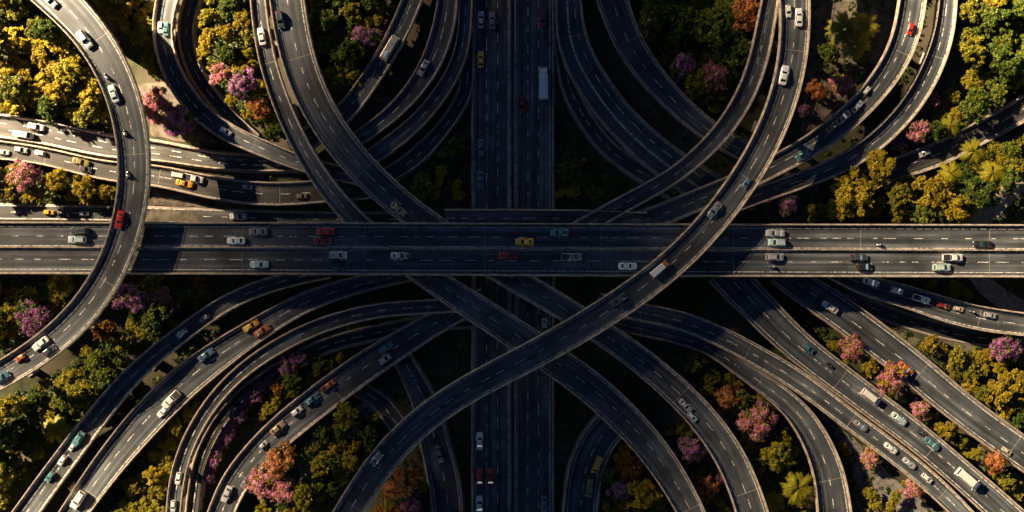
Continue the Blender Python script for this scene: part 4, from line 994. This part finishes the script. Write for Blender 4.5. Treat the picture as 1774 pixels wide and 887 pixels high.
V_ = [
 ('hatchback','white','A',88,2,1,'white hatchback on the left flyover at the top edge'),
 ('suv','white','A',148,69,1,'white sport utility car near the top of the left flyover',1.1),
 ('sedan','mint','A',198,163,-1,'pale mint sedan in the outer lane of the left flyover'),
 ('sedan','red','A',209,381,1,'bright red sedan on the left flyover above the motorway'),
 ('sedan','white','A',72,595,1,'white sedan at the lower end of the left flyover'),
 ('hatchback','dark grey','A',87,607,-1,'dark grey hatchback alongside a white sedan on the left flyover',.9),
 ('hatchback','orange','A',36,620,1,'small orange hatchback at the lower left end of the left flyover',.7),
 ('hatchback','blue','A',6,653,-1,'blue hatchback at the left edge on the flyover end'),
 ('suv','dark grey','H',139,400,-1,'dark grey sport utility car in the top motorway lane left of the flyover'),
 ('suv','mint','H',135,415,-1,'pale mint sport utility car just below a dark one on the motorway at left'),
 ('sedan','white','H',410,417,-1,'white sedan on the left half of the motorway, upper carriageway'),
 ('sedan','grey','H',448,401,-1,'dim grey sedan in the top motorway lane ahead of a white one'),
 ('sedan','red','H',564,401,-1,'red sedan in the top lane of the motorway'),
 ('sedan','dark red','H',559,418,-1,'dark red sedan just below the red one on the motorway'),
 ('sedan','yellow','H',909,419,-1,'yellow taxi sedan in the shaded middle of the motorway'),
 ('sedan','teal','H',969,403,-1,'dark teal sedan in the top lane right of the yellow taxi'),
 ('sedan','dark red','H',880,443,1,'dark red sedan barely visible below the yellow taxi'),
 ('pickup','grey','H',990,445,1,'dim grey pickup in the shaded lower carriageway'),
 ('sedan','silver','H',693,443,1,'silver sedan in the shaded lower carriageway'),
 ('hatchback','dark grey','H',714,443,1,'dark hatchback right in front of the shaded silver sedan',.75),
 ('suv','silver','H',586,442,1,'silver sport utility car below the pair of red cars'),
 ('hatchback','black','H',591,459,1,'black hatchback beneath the silver sport utility car'),
 ('sedan','mint','H',450,458,1,'pale mint sedan in the bottom lane of the motorway left of centre'),
 ('sedan','white','H',1087,461,1,'white sedan in the bottom lane just left of the diagonal flyover'),
 ('sedan','silver','H',1342,404,-1,'silver sedan in the top lane just right of the diagonal flyover',1.05),
 ('suv','mint','H',1345,420,-1,'pale mint sport utility car under the silver sedan right of the diagonal flyover'),
 ('suv','silver','H',1341,445,1,'silver sport utility car topmost of the lower carriageway right of the diagonal flyover'),
 ('sedan','dark grey','H',1486,446,1,'dark grey sedan in the lower carriageway at right'),
 ('hatchback','black','H',1496,462,1,'black hatchback in the bottom lane below a dark grey sedan'),
 ('pickup','white','H',1649,446,1,'white pickup in the lower carriageway at right'),
 ('suv','mint','H',1630,463,1,'pale mint sport utility car in the bottom lane at far right'),
 ('sedan','black','H',1700,423,-1,'black sedan on the upper carriageway at far right'),
 ('sedan','silver','V',833,35,-1,'silver sedan in the outer lane at the top of the vertical motorway'),
 ('sedan','grey','V',853,37,-1,'grey sedan beside the silver one at the top of the vertical motorway'),
 ('sedan','yellow','V',833,104,-1,'yellow taxi on the vertical motorway'),
 ('sedan','teal','V',833,256,1,'teal sedan in the outer lane of the vertical motorway above the middle'),
 ('sedan','blue','V',832,312,1,'blue sedan on the vertical motorway close above the middle one'),
 ('sedan','dark red','V',941,34,1,'dark red sedan in the right carriageway at the top'),
 ('truck','white','V',941,145,-1,'long white box truck in the right carriageway at the top'),
 ('sedan','dark red','V',905,182,1,'dark red sedan in the inner right lane behind the long white truck'),
 ('sedan','white','V',831,763,-1,'white sedan on the vertical motorway ahead of the two red cars'),
 ('sedan','red','V',831,826,-1,'left one of two red sedans side by side at the bottom'),
 ('sedan','red','V',850,826,-1,'right one of two red sedans side by side at the bottom'),
 ('sedan','white','V',831,873,-1,'white sedan at the bottom edge behind the red pair'),
 ('sedan','teal','V',943,873,1,'teal sedan at the bottom edge in the right carriageway'),
 ('sedan','silver','V',943,566,1,'silver sedan in shade between the motorway and the diagonal flyover'),
 ('sedan','white','C1',454,64,-1,'white sedan on the narrower of the paired ramps'),
 ('suv','dark grey','C2',486,35,1,'dark grey sport utility car at the top of the wider paired ramp'),
 ('sedan','tan','C2',690,362,1,'tan sedan on the wider paired ramp just above the motorway'),
 ('hatchback','white','G1',279,48,1,'small white hatchback on the narrow curving ramp near the top',.75),
 ('sedan','teal','G1',288,51,-1,'dark teal sedan beside a small white car on the narrow curving ramp',.8),
 ('hatchback','white','G1',392,228,1,'white hatchback low on the narrow curving ramp',.8),
 ('suv','white','I1',64,220,1,'white sport utility car on the upper worn road at left',.95),
 ('van','white','I1',43,234,1,'long white van on the upper worn road at the left edge',.95),
 ('hatchback','silver','I2',38,258,1,'silver hatchback on the lower worn road at left',.85),
 ('hatchback','white','I2',71,262,-1,'small white hatchback heading left on the lower worn road',.7),
 ('hatchback','white','I2',8,264,1,'small white hatchback at the left edge of the lower worn road',.7),
 ('sedan','olive','I2',143,277,1,'olive sedan on the lower worn road just left of the flyover'),
 ('hatchback','dark grey','I2',149,293,1,'dark hatchback below the olive sedan left of the flyover',.85),
 ('pickup','white','I2',338,304,1,'white pickup on the lower worn road right of the left flyover'),
 ('van','white','I2',314,298,1,'white van right behind the white pickup',.75),
 ('sedan','yellow','I2',321,318,1,'yellow taxi below the white pickup and van'),
 ('hatchback','silver','I2',429,323,1,'small silver hatchback on the lower worn road right of the taxi',.7),
 ('hatchback','tan','I2',523,340,1,'small tan hatchback at the shaded end of the lower worn road',.75),
 ('sedan','silver','J',414,371,1,'silver sedan on the ground road just above the motorway'),
 ('hatchback','yellow','J',86,368,1,'faded yellow hatchback on the ground road at left',.7),
 ('hatchback','silver','J',146,370,1,'silver hatchback on the ground road left of the flyover',.7),
 ('minibus','cream','K1',676,85,-1,'cream minibus on the ramp near the top'),
 ('sedan','silver','K2',733,118,1,'silver sedan on the dark ramp right of the minibus'),
 ('hatchback','white','B',1365,20,1,'small white hatchback at the top end of the diagonal flyover',.8),
 ('sedan','white','B',1383,31,-1,'white sedan beside a smaller white car at the top of the diagonal flyover'),
 ('sedan','white','B',1357,131,-1,'white sedan alone on the upper part of the diagonal flyover',1.08),
 ('sedan','grey','B',1237,364,1,'grey sedan on the diagonal flyover just above the motorway'),
 ('hatchback','blue','B',1293,317,1,'small blue hatchback on the diagonal flyover above a grey sedan',.75),
 ('truck','orange','B',1142,465,-1,'truck with orange cab and white box on the diagonal flyover',.62),
 ('sedan','dark grey','B',1071,519,1,'dark grey sedan behind the orange and white truck'),
 ('hatchback','black','B',1085,529,1,'small black hatchback in the next lane from the dark grey sedan',.7),
 ('hatchback','grey','B',653,794,1,'grey hatchback on the lower end of the diagonal flyover'),
 ('hatchback','red','Q1',1576,51,1,'red hatchback on the inner top right curve',.8),
 ('sedan','tan','Q1',1459,204,-1,'tan sedan on the inner top right curve'),
 ('sedan','olive','Q1',1441,219,-1,'olive sedan right behind the tan one',.85),
 ('sedan','silver','Q1',1484,185,-1,'silver sedan leading the tan one on the inner top right curve',.8),
 ('hatchback','white','Q1',1501,157,-1,'small white hatchback furthest up of the group on the inner top right curve',.6),
 ('hatchback','teal','Q1',1390,270,1,'dark teal hatchback low on the inner top right curve'),
 ('hatchback','silver','S',1601,266,1,'silver hatchback on the worn right hand road between the trees',.8),
 ('hatchback','dark grey','S',1660,238,1,'dark grey hatchback on the worn right hand road below a small palm',.75),
 ('sedan','white','Z',1437,532,-1,'white sedan on the ramp below the motorway at right'),
 ('sedan','orange','Z',1568,638,1,'orange red sedan beside the round pink and gold tree'),
 ('hatchback','cream','Z',1743,781,1,'small cream hatchback near the right edge on the lower ramp',.7),
 ('sedan','white','AA',1508,487,1,'white sedan leading the line of cars just under the motorway',.95),
 ('hatchback','white','AA',1553,503,1,'white hatchback second in the line of cars below the motorway at right',.85),
 ('pickup','white','AA',1595,518,1,'white pickup third in the line of cars below the motorway at right',.9),
 ('hatchback','dark red','AA',1633,529,1,'dark red hatchback fourth in the line below the motorway at right',.85),
 ('hatchback','cream','AA',1660,535,1,'small cream hatchback fifth in the line below the motorway at right',.65),
 ('hatchback','silver','AA',1714,546,1,'silver hatchback last of the line below the motorway at right',.8),
 ('hatchback','teal','Y',1400,603,1,'teal hatchback at the upper end of the widest bottom right ramp',.85),
 ('hatchback','black','Y',1437,633,1,'small black hatchback behind a teal one on the widest bottom right ramp',.6),
 ('van','white','Y',1507,687,1,'white van in the middle of the widest bottom right ramp',1.0),
 ('sedan','mint','Y',1556,725,1,'pale mint sedan between a white van and a teal car on the widest ramp'),
 ('hatchback','dark grey','Y',1592,748,1,'dark grey hatchback between a mint and a teal sedan on the widest ramp',.8),
 ('sedan','teal','Y',1612,768,1,'teal sedan behind a dark grey hatchback on the widest ramp'),
 ('van','white','Y',1674,829,1,'big white van near the bottom right corner',1.3),
 ('sedan','grey','F',1490,737,1,'grey sedan on the long slanting ramp at lower right',.85),
 ('sedan','white','F',1542,776,1,'white sedan on the long slanting ramp left of a teal car',.85),
 ('sedan','silver','F',1574,802,1,'silver sedan on the long slanting ramp behind a white one',.85),
 ('hatchback','white','F',1605,828,1,'white hatchback on the long slanting ramp near the hot pink tree',.8),
 ('hatchback','silver','U1',316,577,1,'silver hatchback on the upper part of the uppermost lower left ramp',.85),
 ('hatchback','grey','U1',355,551,1,'small grey hatchback above the silver one on the uppermost lower left ramp',.7),
 ('sedan','teal','U1',137,760,1,'teal sedan on the uppermost lower left ramp'),
 ('hatchback','mint','U1',126,774,1,'small pale mint hatchback close behind the teal sedan',.6),
 ('hatchback','white','U1',109,797,1,'white hatchback on the uppermost lower left ramp below a mint one',.75),
 ('hatchback','teal','U1',88,825,1,'small teal hatchback lowest on the uppermost lower left ramp',.8),
 ('sedan','yellow','U2',435,563,-1,'upper one of two yellow taxis below the motorway at left'),
 ('sedan','orange','U2',455,573,-1,'orange sedan beside a yellow taxi on the wide lower left road'),
 ('sedan','blue','U2',358,615,-1,'blue sedan on the wide lower left road'),
 ('pickup','white','U2',298,692,1,'white pickup on the wide lower left road',1.1),
 ('sedan','white','U2',284,712,1,'white sedan right behind the white pickup on the wide lower left road',.85),
 ('suv','white','U2',137,865,1,'white sport utility car at the bottom left corner',1.15),
 ('hatchback','white','U3',310,828,1,'white hatchback low on the narrow bending ramp',.8),
 ('hatchback','mint','U3',301,876,1,'pale mint hatchback at the bottom edge on the narrow bending ramp',.8),
 ('sedan','silver','U4',394,855,1,'silver sedan at the bottom of the wide ramp beside the purple shrubs'),
 ('hatchback','grey','U4',425,838,1,'small grey hatchback beside the silver sedan near the bottom',.6),
 ('sedan','tan','U4',482,741,-1,'tan sedan on the wide ramp right of the purple shrubs',1.0),
 ('hatchback','white','U4',515,712,-1,'white hatchback ahead of the tan sedan in shade',.85),
 ('sedan','blue','U4',541,692,-1,'blue sedan ahead of the white hatchback in shade',.95),
 ('pickup','orange','U4',569,668,-1,'orange brown pickup in shade on the wide ramp',.8),
 ('hatchback','silver','U4',457,770,-1,'small silver hatchback behind the tan sedan',.65),
 ('sedan','teal','U4',669,602,-1,'dark teal sedan at the upper dark end of the wide ramp',.85),
 ('hatchback','silver','U4',667,622,-1,'dim silver hatchback below a dark teal sedan',.9),
 ('sedan','grey','V1',761,786,1,'grey sedan on the dark curved road left of the vertical motorway'),
 ('sedan','blue','V1',715,652,1,'dark blue sedan on the dark curved road above the diagonal flyover',.8),
 ('sedan','silver','C2',1187,702,1,'silver sedan on the long lower ramp right of centre',.9),
 ('hatchback','mint','C2',1199,722,1,'pale mint hatchback behind the silver sedan on the long lower ramp',.75),
 ('van','yellow','W',1034,804,1,'yellow van on the dark curved road at the bottom',.9),
 ('van','olive','W',1021,843,1,'olive van behind the yellow one on the dark curved road',.95),
]
for a in V_:
    vehicle(*a)

# motorcycles with riders
def moto_parts():
    out = []
    mb = MB(); mb.loft([[(x, w, z0), (x, w, z1), (x, 0, z1 + .04), (x, -w, z1), (x, -w, z0)] for x, w, z0, z1 in ((-.85,.04,.62,.72),(-.55,.13,.45,.80),(-.1,.17,.35,.82),(.25,.18,.40,.92),(.55,.13,.5,.9),(.72,.05,.6,.8))])
    out.append(('body', mb.mesh('body', M['car_white'])))
    mb = MB(); mb.box((-.35, 0, .84), (.62, .26, .07), bev=.03); out.append(('seat', mb.mesh('seat', M['trim'])))
    for x in (-.68, .72):
        mb = MB(); mb.tube((x, -.07, .31), (x, .07, .31), .31, .31, 18); out.append(('wheel', mb.mesh('wheel', M['rubber'])))
    mb = MB(); mb.tube((.42, -.36, 1.03), (.42, .36, 1.03), .02, .02, 6); mb.tube((.48, 0, 1.0), (.72, 0, .31), .035, .03, 6); out.append(('handlebar', mb.mesh('handlebar', M['trim'])))
    mb = MB(); mb.box((.70, 0, .86), (.1, .18, .16), bev=.03); out.append(('headlight', mb.mesh('headlight', M['lamp_white'])))
    return out
MP = moto_parts()
def rider_meshes():
    J = {'hip': (-.30,0,.95,.16), 'waist': (-.22,0,1.12,.15), 'chest': (-.08,0,1.34,.18), 'neck': (.0,0,1.50,.07), 'head': (.04,0,1.62,.105), 'crown': (.04,0,1.72,.09)}
    ed = [('hip','waist'),('waist','chest'),('chest','neck'),('neck','head'),('head','crown')]
    for s, n in ((1,'l'),(-1,'r')):
        J.update({n+'sh': (-.06,.19*s,1.42,.075), n+'el': (.14,.30*s,1.20,.055), n+'wr': (.36,.30*s,1.06,.04), n+'ha': (.44,.29*s,1.05,.045),
                  n+'hp': (-.28,.12*s,.92,.11), n+'kn': (.12,.20*s,.82,.075), n+'an': (-.10,.20*s,.42,.05), n+'to': (.10,.21*s,.36,.05)})
        ed += [('chest',n+'sh'),(n+'sh',n+'el'),(n+'el',n+'wr'),(n+'wr',n+'ha'),('hip',n+'hp'),(n+'hp',n+'kn'),(n+'kn',n+'an'),(n+'an',n+'to')]
    ks = list(J); me = bpy.data.meshes.new('person'); me.from_pydata([J[k][:3] for k in ks], [(ks.index(a), ks.index(b)) for a, b in ed], []); me.materials.append(M['cloth'])
    o = bpy.data.objects.new('tmp', me); COL.objects.link(o)
    o.modifiers.new('skin', 'SKIN'); o.modifiers.new('sub', 'SUBSURF').levels = 2
    sk = me.skin_vertices[0].data if me.skin_vertices else None
    if sk is None:
        bpy.context.view_layer.objects.active = o; bpy.ops.mesh.customdata_skin_add(); sk = me.skin_vertices[0].data
    for i, k in enumerate(ks): sk[i].radius = (J[k][3], J[k][3]); sk[i].use_root = (k == 'hip')
    dg = bpy.context.evaluated_depsgraph_get(); ev = bpy.data.meshes.new_from_object(o.evaluated_get(dg)); bpy.data.objects.remove(o)
    for p in ev.polygons: p.use_smooth = True
    mb = MB(); rings = []
    for k in range(7):
        a = -math.pi / 2 + .35 + (math.pi - .45) * k / 6
        rings.append([(.04 + .165 * math.cos(a) * math.cos(t), .145 * math.cos(a) * math.sin(t), 1.66 + .155 * math.sin(a)) for t in [2 * math.pi * i / 12 for i in range(12)]])
    mb.loft(rings)
    return ev, mb.mesh('helmet', M['helmet'], True)
RB, RH = rider_meshes()
for road, px, py, fl, lab in [('A',185,133,1,'on the left flyover between the white and the mint car'), ('A',217,231,1,'on the left flyover below the mint car'), ('A',222,303,1,'on the left flyover above the red sedan'),
                              ('G1',340,184,1,'on the narrow curving ramp in the bend'), ('H',1337,462,1,'in the bottom lane of the motorway right of the diagonal flyover'), ('H',1522,424,-1,'on the upper carriageway at right'),
                              ('AA',1683,540,1,'in the line of cars below the motorway at right')]:
    x, y, z, rz = place(road, px, py, fl)
    t = empty('motorcycle', (x, y, z), rz); 
    for n, me in MP: link(n, me, t)
    tag(t, 'white motorcycle ' + lab, 'motorcycle', 'motorcycles on the roads')
    p = link('person', RB); p.location = (x, y, z); p.rotation_euler = (0, 0, rz); link('helmet', RH, p)
    tag(p, 'person in white helmet ' + lab, 'person', 'riders on motorcycles')

# ------------------------------------------------------------------ unseen absorbers added for shade: one set dims the sun, one the sky
def light_blocker(c, ax, ay, th, dens, seed, tint=(0.0, 0.0, 0.0), puff=1.0):  # unseen absorbing volume, added to hold back sun and sky light
    key = 'light_blocker_volume_%g' % dens
    m = bpy.data.materials.get(key)
    if m is None:
        m = bpy.data.materials.new(key); m.use_nodes = True; n = m.node_tree.nodes; n.clear()
        out = n.new('ShaderNodeOutputMaterial'); ab = n.new('ShaderNodeVolumeAbsorption')
        ab.inputs['Color'].default_value = (*tint, 1); ab.inputs['Density'].default_value = dens
        m.node_tree.links.new(ab.outputs[0], out.inputs['Volume'])
    V, F = [], []; nu, nv = 48, 24
    for j in range(nv + 1):
        for q in range(nu):
            a = math.pi * j / nv; b = 2 * math.pi * q / nu
            d = Vector((math.sin(a) * math.cos(b), math.sin(a) * math.sin(b), math.cos(a)))
            f = 1 + puff * 0.16 * mnoise.noise(d * 2.0 + Vector((seed * 7, 0, 0))) + puff * 0.05 * mnoise.noise(d * 6.0 + Vector((seed * 3, 0, 0)))
            V.append((d.x * ax * f, d.y * ay * f, d.z * th * f))
    for j in range(nv):
        for q in range(nu):
            F.append(((j + 1) * nu + q, (j + 1) * nu + (q + 1) % nu, j * nu + (q + 1) % nu, j * nu + q))
    o = link('light_blocker', new_mesh('light_blocker', V, F, m, smooth=True)); o.location = c; tag(o, kind='structure')
BLOCKER_Z = 1350.0
for i, (px, py, ax, ay, th, tau) in enumerate(SHADE_LUMPS):
    gx, gy = P(px, py, 6); k = (BLOCKER_Z - 6) / sd.z
    light_blocker(Vector((gx, gy, 6)) + sd * k, ax, ay, th, tau / (2 * th / sd.z), i)
hd = Vector((sd.x, sd.y, 0)).normalized()
side = Vector((-hd.y, hd.x, 0))
TINT = (0.0, 0.08, 0.19)  # the added sheets pass some blue, so the shade turns bluish
# overhead sheets added to dim the sky, with a gap left for the sun
DZ = 1500.0; D = DZ / math.tan(R(SUN_EL))
light_blocker(hd * (D - 230 - 9000) + Vector((0, 0, DZ)), 9000, 9000, 60, OVERHEAD / 120, 9, TINT, 0.0)
light_blocker(hd * (D + 230 + 8000) + Vector((0, 0, DZ)), 8000, 8000, 60, OVERHEAD / 120, 10, TINT, 0.0)
for q in (1, -1):
    light_blocker(hd * D + side * q * (240 + 2000) + Vector((0, 0, DZ + 5)), 2000, 2000, 55, OVERHEAD / 110, 11 + q, TINT, 0.0)
    light_blocker(hd * D + side * q * (1500 + 7000) + Vector((0, 0, DZ + 5)), 7000, 7000, 55, OVERHEAD / 110, 14 + q, TINT, 0.0)
